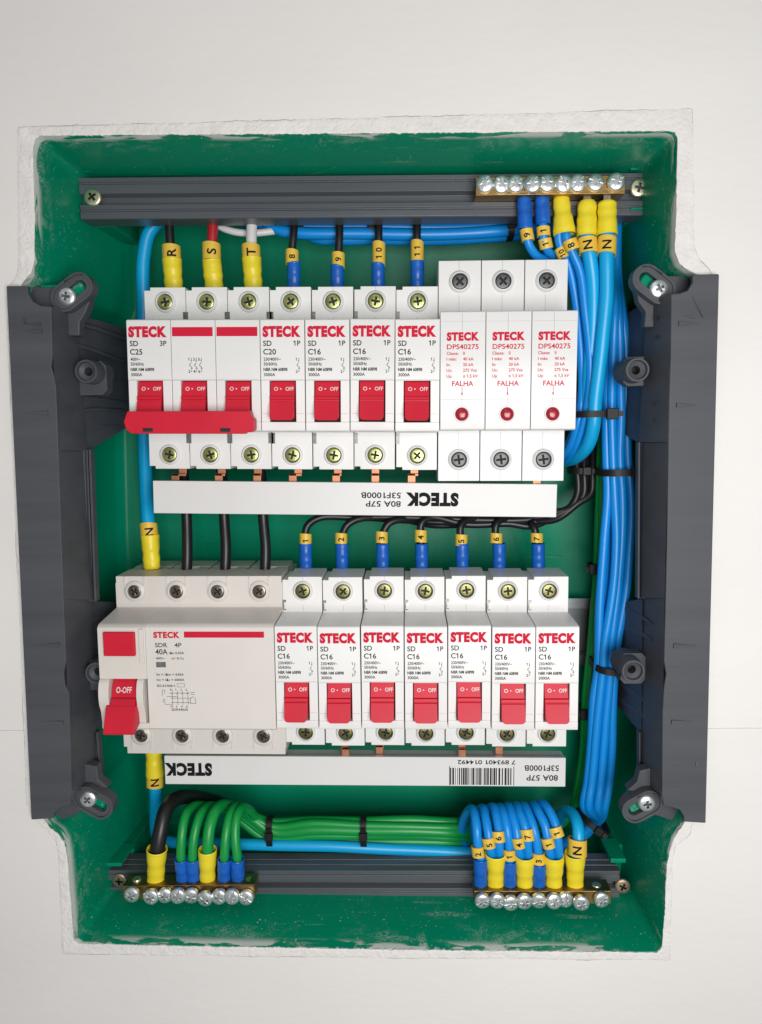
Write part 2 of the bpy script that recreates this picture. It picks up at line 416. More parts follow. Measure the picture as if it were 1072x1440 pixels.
for dz in (-.28, .28):
    bmesh.ops.bisect_plane(bm, geom=bm.verts[:] + bm.edges[:] + bm.faces[:], plane_co=(0, 0, (zj + dz) * S), plane_no=(0, 0, 1))
kill = [f for f in bm.faces if abs(f.calc_center_median().z / S - zj) < .25]
bmesh.ops.delete(bm, geom=kill, context='FACES')
bmesh.ops.recalc_face_normals(bm, faces=bm.faces)
ext = bmesh.ops.extrude_face_region(bm, geom=bm.faces[:])
bmesh.ops.translate(bm, vec=(0, .006, 0), verts=[e for e in ext['geom'] if isinstance(e, bmesh.types.BMVert)])
bmesh.ops.recalc_face_normals(bm, faces=bm.faces)
bm.to_mesh(me); bm.free()
wall = bpy.data.objects.new('wall', me); COL.objects.link(wall); wall['kind'] = 'structure'
jb = MB()
for x0, x1 in ((-640, -158), (114, 600)): jb.box(x0, x1, .55, 4, zj - 2, zj + 2)
jb.build('joint_filler', M['wall'], wall)
rm = MB()
h = lambda i: -.30 - .14 * wob(i, .21, 4) - .03 * jit[i]
ro2 = [p + (p - CEN).normalized() * .05 for p in ro]; ro3 = [p + (p - CEN).normalized() * 1.4 for p in ro]
def ring(pts, yf): return [Vector((p.x, yf(i), p.z)) for i, p in enumerate(pts)]
R_ = [ring(ro3, lambda i: .75), ring(ro2, lambda i: .7)]
NC = 9
for c in range(NC + 1):            # trowelled lumps and pits across the band of plaster
    t = c / NC; row = []
    for i in range(NR):
        p = ro[i].lerp(rin[i], t); q = Vector((p.x, p.z, 3.))
        y = -.34 - .30 * noise.noise(q * .16) - .22 * noise.noise(q * .55) - .10 * noise.noise(q * 1.6)
        if c == 0: y = y * .6
        if c == NC: y += .15
        row.append(Vector((p.x + .12 * noise.noise(q * .9), min(y, .1), p.z + .12 * noise.noise(q * .9 + Vector((9, 0, 0))))))
    R_.append(row)
R_.append(ring([p + (p - CEN).normalized() * .4 for p in rin], lambda i: 4.))
vs = [v for r in R_ for v in r]
rm.add(vs, [(k * NR + i, k * NR + (i + 1) % NR, (k + 1) * NR + (i + 1) % NR, (k + 1) * NR + i) for k in range(len(R_) - 1) for i in range(NR)])
rm.build('plaster_rim', M['rim'], wall, sharp=50)

# ------------------------------------------------------------------ green flush box
BL = Vector((-22, 85, -225))
box = thing('enclosure_box', 'green plastic wall box streaked with plaster, holding all the breakers and wires', 'electrical box', BL)
def inset(k, y):  # draft of the side walls
    return [Vector((CEN.x + (p.x - CEN.x) * (1 - k), y, CEN.z + (p.z - CEN.z) * (1 - k * .8))) for p in oi]
sb = MB()
rings = [inset(-.012, .4), inset(-.010, .1), inset(0, .3), inset(.004, 5), inset(.030, 46), inset(.040, 78), inset(.058, 84), inset(.075, 85)]
vs = [v for r in rings for v in r]; k = len(rings)
fs = [(q * NR + i, q * NR + (i + 1) % NR, (q + 1) * NR + (i + 1) % NR, (q + 1) * NR + i) for q in range(k - 1) for i in range(NR)]
fs.append(tuple((k - 1) * NR + i for i in range(NR)))
sb.add(vs, fs)
sb.build('shell', M['green'], box, BL, sharp=60)
# shelves behind the two plastic rails and posts under the four ears
a, b_ = P(118, 238, 38), P(900, 233, 38)
lg = MB()
lg.hexa([(a.x, 46, a.z - 9), (b_.x, 46, b_.z - 9), (b_.x, 38, b_.z), (a.x, 38, a.z), (a.x, 80, a.z - 9), (b_.x, 80, b_.z - 9), (b_.x, 80, b_.z), (a.x, 80, a.z)])
lg.build('rail_shelf', M['green'], box, BL, bevel=.8)
for x0, x1, y0, y1 in ((114, 152, 236, 318), (880, 914, 226, 312), (150, 185, 1192, 1268), (858, 896, 1192, 1272)):
    p0, p1 = P(x0, y1, 46), P(x1, y0, 46); lg = MB(); lg.box(p0.x, p1.x, 48.5, 82, p0.z, p1.z)
    lg.build('rail_seat', M['green'], box, BL, bevel=.8)
for (x0, y0, x1, y1) in ((886, 235, 905, 240), (886, 292, 904, 296), (118, 239, 130, 243), (858, 1206, 880, 1212), (150, 1212, 172, 1217)):
    rb = MB(); p0, p1 = P(x0, y1, 33), P(x1, y0, 33); rb.box(p0.x, p1.x, 32, 50, p0.z, p1.z)
    rb.build('lug', M['green'], box, BL, bevel=.4)
EARS = {'l': [((94, 417), (112, 403)), ((124, 1124), (142, 1134))], 'r': [((927, 406), (909, 392)), ((910, 1130), (893, 1139))]}
for sd in EARS:
    for (a, c) in EARS[sd]:
        q = P((a[0] + c[0]) / 2, (a[1] + c[1]) / 2, 8); m = MB()
        m.lathe([(.01, 8.0), (4.6, 8.0), (4.9, 8.6), (5.2, 16), (4, 18), (.01, 18.5)], q.x, q.z, 24)
        sgn = -1 if sd == 'l' else 1
        m.box(min(q.x, q.x + sgn * 14), max(q.x, q.x + sgn * 14), 9.2, 17, q.z - 3.2, q.z + 3.2)
        m.build('screw_post', M['green'], box, BL, bevel=.5)
for x, y, l in ((765, 783, 60), (660, 783, 40), (300, 765, 30)):
    q = P(x, y, 84.6); em = MB(); em.box(q.x - l / 6, q.x + l / 6, 84.2, 86, q.z - .3, q.z + .3)
    em.build('mould_mark', M['green'], box, BL)

# ------------------------------------------------------------------ DIN rails
def din_rail(label, x0, x1, zc, tilt):
    o = thing('din_rail', label, 'rail', ((x0 + x1) / 2, 76, zc), tilt)
    m = MB(); L = (x1 - x0) / 2
    m.prism([(0, -17.5), (1, -17.5), (1, -13), (8, -13), (8, 13), (1, 13), (1, 17.5), (0, 17.5), (0, 12), (7, 12), (7, -12), (0, -12)], -L, L)
    ob = m.build('profile', M['din'], o, bevel=.2)
    return o
TU, TLW = math.radians(1.1), math.radians(.5)
din_rail('galvanised steel rail behind the upper row of breakers', -128, 90, 21.5, TU)
din_rail('galvanised steel rail behind the lower row, its bare end beside the last breaker', -128, 93, -103, TLW)

# ------------------------------------------------------------------ dark plastic rails
def plastic_rail(label, pl, pr, hgt, scr, kind, depth=12, off=0):
    """pl, pr: top-front corners of the rail"""
    o = thing('mounting_rail', label, 'rail', (pl + pr) / 2 + Vector((0, depth, -hgt)))
    L = (pl + pr) / 2 + Vector((0, depth, -hgt)); y = pl.y; H = hgt
    prof = [(y, 0), (y, -H * .10), (y + .7, -H * .115), (y + .7, -H * .15), (y, -H * .165), (y, -H * .385), (y + 3.6, -H * .43), (y + 3.6, -H * .60), (y, -H * .65), (y, -H * .76), (y + .6, -H * .775), (y + .6, -H * .81), (y, -H * .825), (y, -H * .97), (y + .5, -H),
            (y + depth, -H), (y + depth, -H + 1.5), (y + depth, -.05), (y + 9.5, 0), (y + 9.3, -.6), (y + 8.7, -.6), (y + 8.5, 0), (y + 5.2, 0), (y + 5, -.7), (y + 4.2, -.7), (y + 4, 0)]
    m = MB(); m.prism(prof, pl.x, pr.x, pl.z, pr.z)
    m.build('profile', M['rail'], o, L, bevel=.18)
    for x, yy in scr:
        q = P(x, yy, y - .6); screw(kind, 'screw', o, q, L, .04)
    return o
plastic_rail('dark grey ribbed plastic rail across the top of the green box', P(110, 250, 33), P(911, 243, 33), 17.2, ((130, 277), (899, 264)), 'rail')
plastic_rail('dark grey ribbed plastic rail across the bottom of the green box', P(147, 1224, 33), P(872, 1225, 33), 13.4, ((168, 1239), (876, 1247)), 'railb', 15)

# ------------------------------------------------------------------ brass terminal bars
def terminal_bar(label, pl, pr, hgt, depth, scr, out, holes=()):
    L = (pl + pr) / 2 + Vector((0, depth, -hgt))
    o = thing('terminal_bar', label, 'terminal bar', L, 0, 'brass terminal bars')
    m = MB(); y = pl.y
    m.prism([(y, 0), (y, -hgt), (y + depth, -hgt), (y + depth, 0)], pl.x, pr.x, pl.z, pr.z)
    m.build('bar', M['brass'], o, L, bevel=.25)
    for i, (x, yy) in enumerate(scr):
        ou = out[i % len(out)]
        q = P(x, yy, y - ou)
        s = screw('pan', 'screw', o, q, L, .12); s.scale = (1.02,) * 3
        sh = MB(); sh.tube([q, Vector((q.x, y + 1, q.z))], 1.7, 12, raw=True); sh.build('shank', M['steel'], s.parent, L)
    for x, yy in holes:
        q = P(x, yy, y + depth * .5); hm = MB()
        hm.lathe([(.01, 0), (1.9, 0), (2.1, .3), (2.1, 1)], 0, 0, 18)
        vs = [Vector((v.x, v.z, -v.y)) for v in hm.v]; hm.v = [Vector((q.x + v.x, y + depth * .5 + v.y, (pl.z + pr.z) / 2 + v.z + .45)) for v in vs]
        hm.build('end_stud', M['zinc_pale'], o, L)
    return o
terminal_bar('brass neutral bar on the top rail with nine screws, feeding blue wires', P(669, 249, 24), P(880, 246, 24), 7.3, 8.6,
             [(682, 258), (706, 259), (726, 258), (749, 258), (770, 257), (793, 258), (813, 257), (838, 256), (867, 255)], (1.2, 1.6, .8, 2.0, 1.0))
terminal_bar('brass earth bar at the bottom left with nine screws, feeding green wires', P(172, 1246, 18), P(358, 1244, 18), 6.6, 9,
             [(185, 1259), (212, 1262), (232, 1260), (250, 1261), (269, 1261), (288, 1265), (308, 1262), (326, 1262), (346, 1263)], (3.4, 4.2, 2.2, 3.6, 2.6, 4.4), ((193, 1240), (352, 1240)))
terminal_bar('brass neutral bar at the bottom right with nine screws under looped blue wires', P(667, 1253, 18), P(860, 1253, 18), 6.2, 9,
             [(679, 1268), (700, 1268), (719, 1271), (738, 1269), (758, 1268), (780, 1268), (796, 1266), (818, 1271), (847, 1266)], (3.2, 4.2, 3.6, 4.4, 3.2, 4.0, 2.0, 4.6, 2.4), ((839, 1247),))

# ------------------------------------------------------------------ side brackets
def side_bracket(label, sd, plate_px, slope_px, lips, fins, bosses, ears, marks, bowls):
    allp = [P(x, y, -4) for x, y in plate_px]
    L = Vector((sum(p.x for p in allp) / len(allp), 8, min(p.z for p in allp)))
    o = thing('side_bracket', label, 'bracket', L, 0, 'grey side brackets')
    m = MB()
    loop = [(p.x, p.z) for p in allp]
    m.plate([loop], -4, -1.6)
    m.build('face_plate', M['grey'], o, L, bevel=.5)
    # sloping inner flank, ridge to inner edge
    m = MB()
    for (a, c, d, e) in slope_px:       # ridge top, inner top, inner bottom, ridge bottom : (x,y,Y)
        q = [P(*a), P(*c), P(*d), P(*e)]
        m.hexa(q + [v + Vector((0, 2.2, 0)) for v in q])
    m.build('flank', M['grey'], o, L, bevel=.3)
    for (x0, y0, x1, y1, wd) in lips:
        m = MB()
        for k, yy in ((0, 17), (wd * .42, 18.6), (wd * .85, 17.4)):
            q = [P(x0 + k, y0, yy), P(x0 + k + wd * .3, y0, yy), P(x1 + k + wd * .3, y1, yy), P(x1 + k, y1, yy)]
            m.hexa(q + [v + Vector((0, 4, 0)) for v in q])
        m.build('inner_lip', M['grey'], o, L, bevel=.2)
    for (web, ribs) in fins:
        m = MB()
        q = [P(*v) for v in web]
        m.hexa(q + [v + Vector((0, 2.5, 0)) for v in q]); m.build('strut', M['grey'], o, L, bevel=.3)
        for (a, c) in ribs:
            m = MB(); pa, pc = P(*a), P(*c)
            u = Vector((0, 0, .75))
            pa.y -= 2.2; pc.y -= 3.5; mid_ = pa.lerp(pc, .5) + Vector((0, -2.2, .6))
            m.hexa([pa - u, mid_ - u, mid_ + u, pa + u] + [v + Vector((0, 9, 0)) for v in (pa - u, mid_ - u, mid_ + u, pa + u)])
            m.hexa([mid_ - u, pc - u, pc + u, mid_ + u] + [v + Vector((0, 9, 0)) for v in (mid_ - u, pc - u, pc + u, mid_ + u)])
            m.build('rib', M['grey'], o, L, bevel=.2)
    for (x, y, r, x0, y0, x1, y1) in bosses:
        q = P(x, y, 8); m = MB()
        m.lathe([(r * .36, 20), (r * .36, 10.5), (r * .72, 9.6), (r * .80, 8), (r * .94, 8), (r * .97, 8.3), (r * 1.04, 16), (r * 1.1, 24)], q.x, q.z, 30)
        p0, p1 = P(x0 + 3, y1 - 4, 15), P(x1 - 3, y0 + 4, 15)
        bb = MB(); 
        hole = [(q.x + r * math.cos(t * .4189), q.z + r * math.sin(t * .4189)) for t in range(15)]
        cx_ = (p1.x - p0.x) * .16; cz_ = (p1.z - p0.z) * .14
        bb.plate([[(p0.x + cx_, p0.z), (p1.x - cx_, p0.z), (p1.x, p0.z + cz_), (p1.x, p1.z - cz_), (p1.x - cx_, p1.z), (p0.x + cx_, p1.z), (p0.x, p1.z - cz_), (p0.x, p0.z + cz_)], hole], 15.5, 22)
        bb.build('boss_block', M['grey'], o, L, bevel=.4)
        ob = m.build('screw_boss', M['grey'], o, L)
        pl_ = MB(); pl_.lathe([(.01, 16), (r * .38, 16)], q.x, q.z, 18); pl_.build('bore_shade', M['gap'], ob, L)  # black disc paints the shade at the bottom of the hole
    for (a, c), R, bow in zip(ears, (5.5, 5.5), bowls):
        pa, pc = P(a[0], a[1], 4.5), P(c[0], c[1], 4.5)
        d = Vector((pc.x - pa.x, pc.z - pa.z)); d.normalize(); n = Vector((-d.y, d.x))
        def stad(R, e0=0., e1=0., k=14):
            out = []
            for i in range(k + 1):
                t = -math.pi / 2 + math.pi * i / k
                out.append((pc.x + d.x * (e1 + R * math.cos(t)) + n.x * R * math.sin(t), pc.z + d.y * (e1 + R * math.cos(t)) + n.y * R * math.sin(t)))
            for i in range(k + 1):
                t = math.pi / 2 + math.pi * i / k
                out.append((pa.x + d.x * (-e0 + R * math.cos(t)) + n.x * R * math.sin(t), pa.z + d.y * (-e0 + R * math.cos(t)) + n.y * R * math.sin(t)))
            return out
        m = MB(); m.plate([stad(R, 1.0, 0), stad(2.3, .2, .4)], 4.5, 7); m.plate([stad(R - .05, 1.0, 0), stad(R - 1.2, 1.0, 0)], 6.9, 10)
        m.plate([stad(R, 1, 0), stad(R - 1.0, 1, 0)], 3.7, 4.52)
        m.build('mounting_ear', M['grey'], o, L, bevel=.25)
        sc = screw('ear', 'screw', o, P(a[0], a[1], 4.3), L, .05)
        # scooped floor that joins the ear to the face plate
        m = MB(); fl = [P(x, y, 7.2) for x, y in bow[0]]
        m.plate([[(p.x, p.z) for p in fl]], 7.2, 9.5); m.build('scoop_floor', M['grey'], o, L, bevel=.3)
        m = MB(); fl = [P(x, y, 8.4) for x, y in bow[1]]; m.plate([[(p.x, p.z) for p in fl]], 8.4, 14); m.build('ear_web', M['grey'], o, L, bevel=.6)
    for (x0, y0, x1, y1, t) in marks:
        m = MB()
        pa, pc = P(x0, y0, -4), P(x1, y1, -4); d = (pc - pa).normalized(); n = Vector((-d.z, 0, d.x)) * t * 1.5
        m.hexa([pa - n * .2 + Vector((0, -.05, 0)), pc - n + Vector((0, -.8, 0)), pc + n + Vector((0, -.8, 0)), pa + n * .2 + Vector((0, -.05, 0)), pa - n * .2 + Vector((0, .5, 0)), pc - n + Vector((0, .5, 0)), pc + n + Vector((0, .5, 0)), pa + n * .2 + Vector((0, .5, 0))])
        m.build('moulded_mark', M['grey'], o, L, bevel=.08)
    return o
side_bracket('dark grey plastic bracket along the left edge of the green box', 'l',
    [(9, 402), (39, 402), (40, 414), (46, 424), (57, 430), (72, 431), (74, 500), (72, 516), (76, 530), (79, 545), (88, 800), (93, 930), (90, 946), (91, 962), (97, 975), (100, 1080), (101, 1120), (99, 1130), (92, 1134), (84, 1136), (77, 1143), (75, 1151), (44, 1153)],
    [((71, 431, -3.9), (103, 437, 12), (120, 634, 18), (82, 634, -3.9)), ((82, 634.5, -3.9), (118, 634.5, 18), (131, 843, 18), (90, 843, -3.9)), ((90, 843.5, -3.9), (127, 843.5, 18), (136, 1100, 18), (100, 1118, -3.9))],
    [(116, 632, 124, 846, 10), (128, 1030, 134, 1105, 8)],
    [([(103, 440, 16), (178, 462, 56), (178, 600, 56), (118, 636, 18)], [((100, 453, 12), (176, 476, 52)), ((101, 483, 12), (174, 508, 52)), ((104, 560, 14), (174, 566, 52)), ((108, 578, 14), (174, 578, 52)), ((108, 603, 15), (172, 600, 52))]),
     ([(121, 846, 18), (190, 850, 56), (186, 985, 56), (130, 1030, 18)], [((118, 874, 14), (180, 862, 52)), ((120, 900, 14), (180, 886, 52)), ((124, 990, 15), (180, 962, 52)), ((124, 1012, 15), (176, 985, 52))])],
    [(121, 522, 4.9, 103, 503, 151, 560), (135, 947, 4.9, 118, 925, 160, 975)],
    EARS['l'],
    [(30, 466, 60, 466, .5), (34, 455, 58, 456, .3), (33, 581, 68, 581, .5), (48, 908, 84, 906, .5), (55, 1015, 90, 1016, .5), (33, 446, 36, 455, .3)],
    [([(36, 402), (66, 404), (86, 402), (84, 432), (74, 440), (54, 434), (40, 424)], [(72, 408), (90, 398), (84, 424), (104, 434), (128, 420), (120, 440), (112, 452), (112, 472), (72, 472)]), ([(74, 1153), (96, 1150), (114, 1142), (114, 1128), (102, 1122), (88, 1132), (74, 1140)], [(96, 1070), (136, 1078), (138, 1096), (152, 1108), (130, 1112), (112, 1122), (114, 1142), (98, 1150)])])
side_bracket('dark grey plastic bracket along the right edge of the green box', 'r',
    [(1012, 385), (974, 386), (974, 398), (968, 408), (957, 412), (944, 413), (943, 500), (941, 560), (938, 760), (934, 930), (937, 948), (934, 966), (932, 1000), (931, 1120), (934, 1134), (944, 1135), (956, 1139), (962, 1148), (962, 1156), (993, 1158)],
    [((944, 413, -3.9), (912, 420, 12), (900, 622, 18), (940, 622, -3.9)), ((940, 622.5, -3.9), (903, 622.5, 18), (901, 841, 18), (935, 841, -3.9)), ((935, 841.5, -3.9), (906, 841.5, 18), (902, 1100, 18), (931, 1118, -3.9))],
    [(898, 622, 897, 842, 9), (899, 1030, 899, 1105, 7)],
    [([(912, 422, 16), (868, 450, 56), (862, 600, 56), (904, 625, 18)], [((922, 447, 6), (880, 462, 46)), ((922, 474, 6), (880, 488, 46)), ((918, 568, 8), (876, 573, 46)), ((918, 592, 8), (876, 597, 46))]),
     ([(904, 844, 18), (862, 852, 56), (862, 985, 56), (902, 1032, 18)], [((914, 875, 10), (872, 852, 46)), ((914, 898, 10), (872, 878, 46)), ((912, 988, 12), (870, 960, 46)), ((912, 1012, 12), (870, 982, 46))])],
    [(897, 520, 4.9, 874, 497, 920, 547), (891, 944, 4.9, 870, 915, 912, 966)],
    EARS['r'],
    [(984, 455, 954, 455, .6), (981, 570, 951, 570, .6), (980, 908, 947, 908, .6), (976, 1015, 944, 1015, .6), (972, 414, 989, 446, .25), (962, 444, 976, 446, .25), (978, 1068, 980, 1076, .3)],
    [([(978, 386), (950, 388), (936, 388), (938, 416), (944, 424), (962, 418), (976, 406)], [(946, 392), (932, 386), (938, 410), (918, 424), (894, 404), (898, 424), (908, 438), (906, 460), (946, 460)]), ([(964, 1157), (944, 1154), (922, 1146), (922, 1130), (930, 1124), (946, 1130), (964, 1140)], [(934, 1076), (900, 1084), (896, 1100), (882, 1112), (904, 1116), (922, 1124), (922, 1142), (936, 1152)])])

# ------------------------------------------------------------------ breakers (local: x across, y=0 nose face, +y into the wall, z=0 DIN centre)
BF, BB = 22.0, 43.0
def base_outline(x0, x1, zt, zb, notch=2.6):
    return [(x0 + notch, zt), (x1, zt), (x1, zb + 1.1), (x1 - .01, zb), (x0 + notch, zb), (x0 + notch, zb + 1.2), (x0, zb + 1.2), (x0, zt - 1.3), (x0 + notch, zt - 1.3)]
def collar(m, x, z, r0=3.35, r1=4.55, y=BF, up=1.5):
    m.lathe([(r0, y + .6), (r0, y - up), (r0 + .35, y - up - .1), (r1 - .25, y - up * .55), (r1, y + .1)], x, z, 28)
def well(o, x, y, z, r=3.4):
    m = MB(); m.lathe([(.01, y), (r, y), (r, y + .4)], x, z, 24); m.build('screw_well_shade', M['gap'], o)  # dark disc standing in for shade around the screw head
def nose(m, x0, x1, zt=22.3, zb=-22.2, z1=-1.9, z2=-18.4, tx=(-5.35, 5.15)):
    prof = [(0, z1), (0, zt - .9), (.35, zt - .3), (1.2, zt), (BF + .5, zt + .5), (BF + .5, zb - .5), (1.2, zb), (.3, zb + .3), (0, zb + .9), (0, z2), (5.5, z2), (5.5, z1)]
    m.prism(prof, x0, x1)
def toggle_parts(parent, cx, label=True, thumb=True):
    t = MB(); t.box(cx - 5.33, cx + 5.28, 3.2, 5.4, -18.3, -2.0); t.build('slot', M['gap'], parent)  # black sheet behind the toggle, painted shade for the side gaps
    t = MB()
    t.prism([(1.6, -2.2), (-.1, -8.2), (-1.3, -8.35), (-1.5, -9.4), (-.9, -9.6), (-.9, -10.4), (4.5, -10.5), (5.6, -2.3)], cx - 4.95, cx + 4.75)
    out = [(cx - 4.9, -10.2)]
    for i in range(7):
        a = math.pi + math.pi / 2 * i / 6; out.append((cx - 3.2 + 1.7 * math.cos(a), -16.0 + 1.7 * math.sin(a)))
    for i in range(7):
        a = 1.5 * math.pi + math.pi / 2 * i / 6; out.append((cx + 3.0 + 1.7 * math.cos(a), -16.0 + 1.7 * math.sin(a)))
    out.append((cx + 4.7, -10.2))
    base_i = len(t.v)
    t.plate([out], -1.6, 5.0)
    for v in t.v[base_i:]:
        if v.y < 0: v.y -= (-10.2 - v.z) * .34
    o = t.build('toggle', M['red'], parent, bevel=.35)
    if label:
        l = MB(); yf = lambda z: 1.6 - (-2.2 - z) * (1.7 / 6.0) - .08
        put(l, 'O', cx - 3.6, -5.9, 1.45, bold=.01, y=yf); put(l, 'OFF', cx + 4.35, -5.9, 1.45, 3.3, bold=.01, y=yf, align='R')
        rect(l, cx - 1.15, cx - .65, -5.4, -4.95, y=yf(-5.2))
        l.sheet('lettering', M['white_ink'], o)
    return o
def rating_print(parent, amp, cx=0., poles='1P', volt='230/400V~', sym=True):
    p = MB()
    put(p, 'SD', cx - 7.7, 11.7, 2.0); put(p, poles, cx + 7.2, 11.8, 1.9, align='R')
    put(p, amp, cx - 7.7, 8.35, 2.1)
    put(p, volt, cx - 7.6, 5.9, 1.2, 6.9 if '/' in volt else 4.0); put(p, '50/60Hz', cx - 7.6, 4.0, 1.2, 5.4)
    put(p, 'NBR NM 60898', cx - 7.7, 1.85, 1.2, 9.6, bold=.03); put(p, '3000A', cx - 7.6, -.2, 1.2, 4.6)
    if sym: breaker_symbol(p, cx + 6.2)
    p.sheet('rating_print', M['ink'], parent)
def breaker_symbol(p, x, a='1', b='2'):
    put(p, a, x - .95, 5.9, 1.1); line(p, x + .35, 7.0, x + .35, 5.5, .2); line(p, x + .05, 5.9, x + .35, 5.5, .15)
    line(p, x + .3, 5.1, x - .5, 4.1, .2); line(p, x - .5, 4.1, x + .5, 3.2, .2); line(p, x + .5, 3.2, x + .1, 2.4, .2)
    line(p, x + .5, 3.2, x + .75, 2.7, .2); line(p, x + .6, 2.2, x + .05, 1.4, .2)
    put(p, b, x - .95, 1.1, 1.1)
def logo(p, x, z, h, w): put(p, 'STECK', x, z, h, w, bold=.072)

def single_breaker(label, amp, scr=('term', 'term'), hook=False):
    o = thing('circuit_breaker', label, 'circuit breaker', (0, 0, 0), 0, 'single pole breakers')
    m = MB(); X0, X1 = -8.80, 8.80
    m.plate([base_outline(X0 + .05, X1 - .05, 38.6, -38.6)], BF, BB)
    m.box(X0 + .1, X1 - .1, BB, 70, -31, 31)
    for z in (32.4, -32.4): collar(m, .3, z)
    nose(m, X0, X1)
    m.box(X0 + .02, -5.45, .12, 6, -18.39, -1.91); m.box(5.2, X1 - .02, .12, 6, -18.39, -1.91)
    m.build('body', M['white'], o, bevel=.28)
    sm = MB()
    for z0, z1 in ((36.0, 38.5), (23.4, 26.0)): rect(sm, .24, .36, z0, z1, y=BF - .04)
    rect(sm, X0 + .5, X1 - .5, -1.55, -1.45, y=-.05); rect(sm, X0 + .5, -5.6, -15.1, -15.0, y=.06); rect(sm, 5.4, X1 - .5, -15.1, -15.0, y=.06)
    sm.sheet('seam', M['seam'], o)
    for z in (26.0, -25.2):
        c = MB(); h_ = 2.3
        c.box(X0 - .1, X0 + 1.5, BF - .12, BF + 2, z - h_, z + h_); c.build('clip', M['clip'], o)
        if hook:
            c = MB(); c.box(X0 + .55, X0 + 1.9, BF - .35, BF + 1.4, z - h_ * .8, z + h_ * .55); c.build('hook', M['white'], o, bevel=.2)
    well(o, .3, BF - .06, 32.4); well(o, .3, BF - .06, -32.4)
    screw(scr[0], 'terminal_screw', o, (.3, BF - .5, 32.4)); screw(scr[1], 'terminal_screw', o, (.3, BF - .5, -32.4))
    toggle_parts(o, -.1)
    p = MB(); logo(p, -7.9, 15.5, 3.6, 15.3); p.sheet('logo_print', M['red_print'], o)
    rating_print(o, amp)
    return o
YN = 4.0
def zu(x): return 23.3 - .0205 * (x + 112)
def zl(x): return -102.6 - .0087 * (x + 57)
ux = lambda k: -103.55 + 17.93 * k
proto16 = single_breaker('white C16 breaker under the wire marked 9', 'C16')
b20 = single_breaker('white breaker rated C20, the only one of that rating', 'C20')
def place(o, x, z, t): o.location = (x * S, YN * S, z * S); o.rotation_euler = (0, t, 0)
place(b20, ux(3), zu(ux(3)), TU); place(proto16, ux(4), zu(ux(4)), TU)
for k, l in ((5, 'white C16 breaker in the upper row under the wire marked 10'), (6, 'white C16 breaker under the wire marked 11, beside the surge protectors')):
    c = dup(proto16, (ux(k), YN + random.uniform(-.25, .25), zu(ux(k)) + random.uniform(-.2, .2)), l, TU + random.uniform(-.004, .004))
proto_l = single_breaker('white C16 breaker under the blue sleeve marked 1, beside the wide residual current breaker', 'C16', ('term_o', 'term_o'), True)
lx = lambda k: -48.0 + 18.02 * k
place(proto_l, lx(0), zl(lx(0)), TLW)
for k in range(1, 7):
    l = 'white C16 lower row breaker under the blue sleeve marked %d' % (k + 1)
    if k == 6: l = 'white C16 breaker under the blue sleeve marked 7, nearest the blue cable bundle'
    dup(proto_l, (lx(k) + random.uniform(-.06, .06), YN + random.uniform(-.25, .25), zl(lx(k)) + random.uniform(-.25, .25)), l, TLW + random.uniform(-.004, .004))
for o in [o for o in bpy.data.objects if o.name.startswith('terminal_screw')]: o.rotation_euler.y = random.uniform(0, 6.28)

# three pole breaker
def triple_breaker():
    xc = ux(1); o = thing('circuit_breaker', 'white C25 three pole breaker with one wide red tie bar', 'circuit breaker', (xc, YN, zu(xc)), TU)
    m = MB(); p = MB(); q = MB(); sm = MB(); body = None
    for j in (-1, 0, 1):
        cx = j * 17.93; X0, X1 = cx - 8.87, cx + 8.87
        m.plate([base_outline(X0 + .03, X1 - .03, 38.6, -38.6)], BF, BB)
        m.box(X0 + .04, X1 - .04, BB, 70, -31, 31)
        for z in (32.4, -32.4): collar(m, cx + .3, z)
        nose(m, X0, X1)
        m.box(X0 + .02, cx - 5.45, .12, 6, -18.39, -1.91); m.box(cx + 5.2, X1 - .02, .12, 6, -18.39, -1.91)
        rect(sm, X0 + .5, X1 - .5, -1.55, -1.45, y=-.05)
        for z0, z1 in ((-27, -31),): rect(sm, X1 - .1, X1 + .05, z1, z0, y=BF - .04)
    m.build('body', M['white'], o, bevel=.28); sm.sheet('seam', M['seam'], o)
    for j in (-1, 0, 1):
        cx = j * 17.93
        for z in (26.0, -25.2):
            c = MB(); hh = 2.3
            c.box(cx + 8.9 - 1.2, cx + 8.9 + 1.0, BF - .12, BF + 2, z - hh, z + hh); c.build('clip', M['clip'], o)
        well(o, cx + .3, BF - .06, 32.4); well(o, cx + .3, BF - .06, -32.4)
        screw('term', 'terminal_screw', o, (cx + .3, BF - .5, 32.4)); screw('term', 'terminal_screw', o, (cx + .3, BF - .5, -32.4))
        toggle_parts(o, cx - .1 + j * .0)
    t = MB()
    t.plate([[(-24.6, -14.4), (24.0, -14.2), (24.6, -16.4), (25.6, -17.5), (25.6, -21.5), (24.4, -22.6), (22.0, -22.6), (21.8, -23.2), (-23, -23.2), (-25.4, -21.5), (-26.2, -18.5)]], -8.2, -2.5)
    t.build('tie_bar', M['red'], o, bevel=.9, seg=3)
    hl = MB()
    for x in (-16.6, 14.2): hl.box(x - 2, x + 2, -8.3, -7, -22.4, -20.9)
    hl.build('tie_bar_slot_shade', M['gap'], o)  # black blocks stand in for the shade of two slots
    logo(p, -17.93 - 8.2, 15.5, 3.6, 15.6)
    for j in (0, 1): rect(p, j * 17.93 - 8.4, j * 17.93 + 8.0, 15.5, 19.1)
    p.sheet('logo_print', M['red_print'], o)
    rating_print(o, 'C25', -17.93, '3P', '400V~', False)
    for j, (a, b) in enumerate((('1', '2'), ('3', '4'), ('5', '6'))): breaker_symbol(q, -1.2 + j * 2.0, a, b)
    q.sheet('circuit_symbol', M['ink'], o)
triple_breaker()

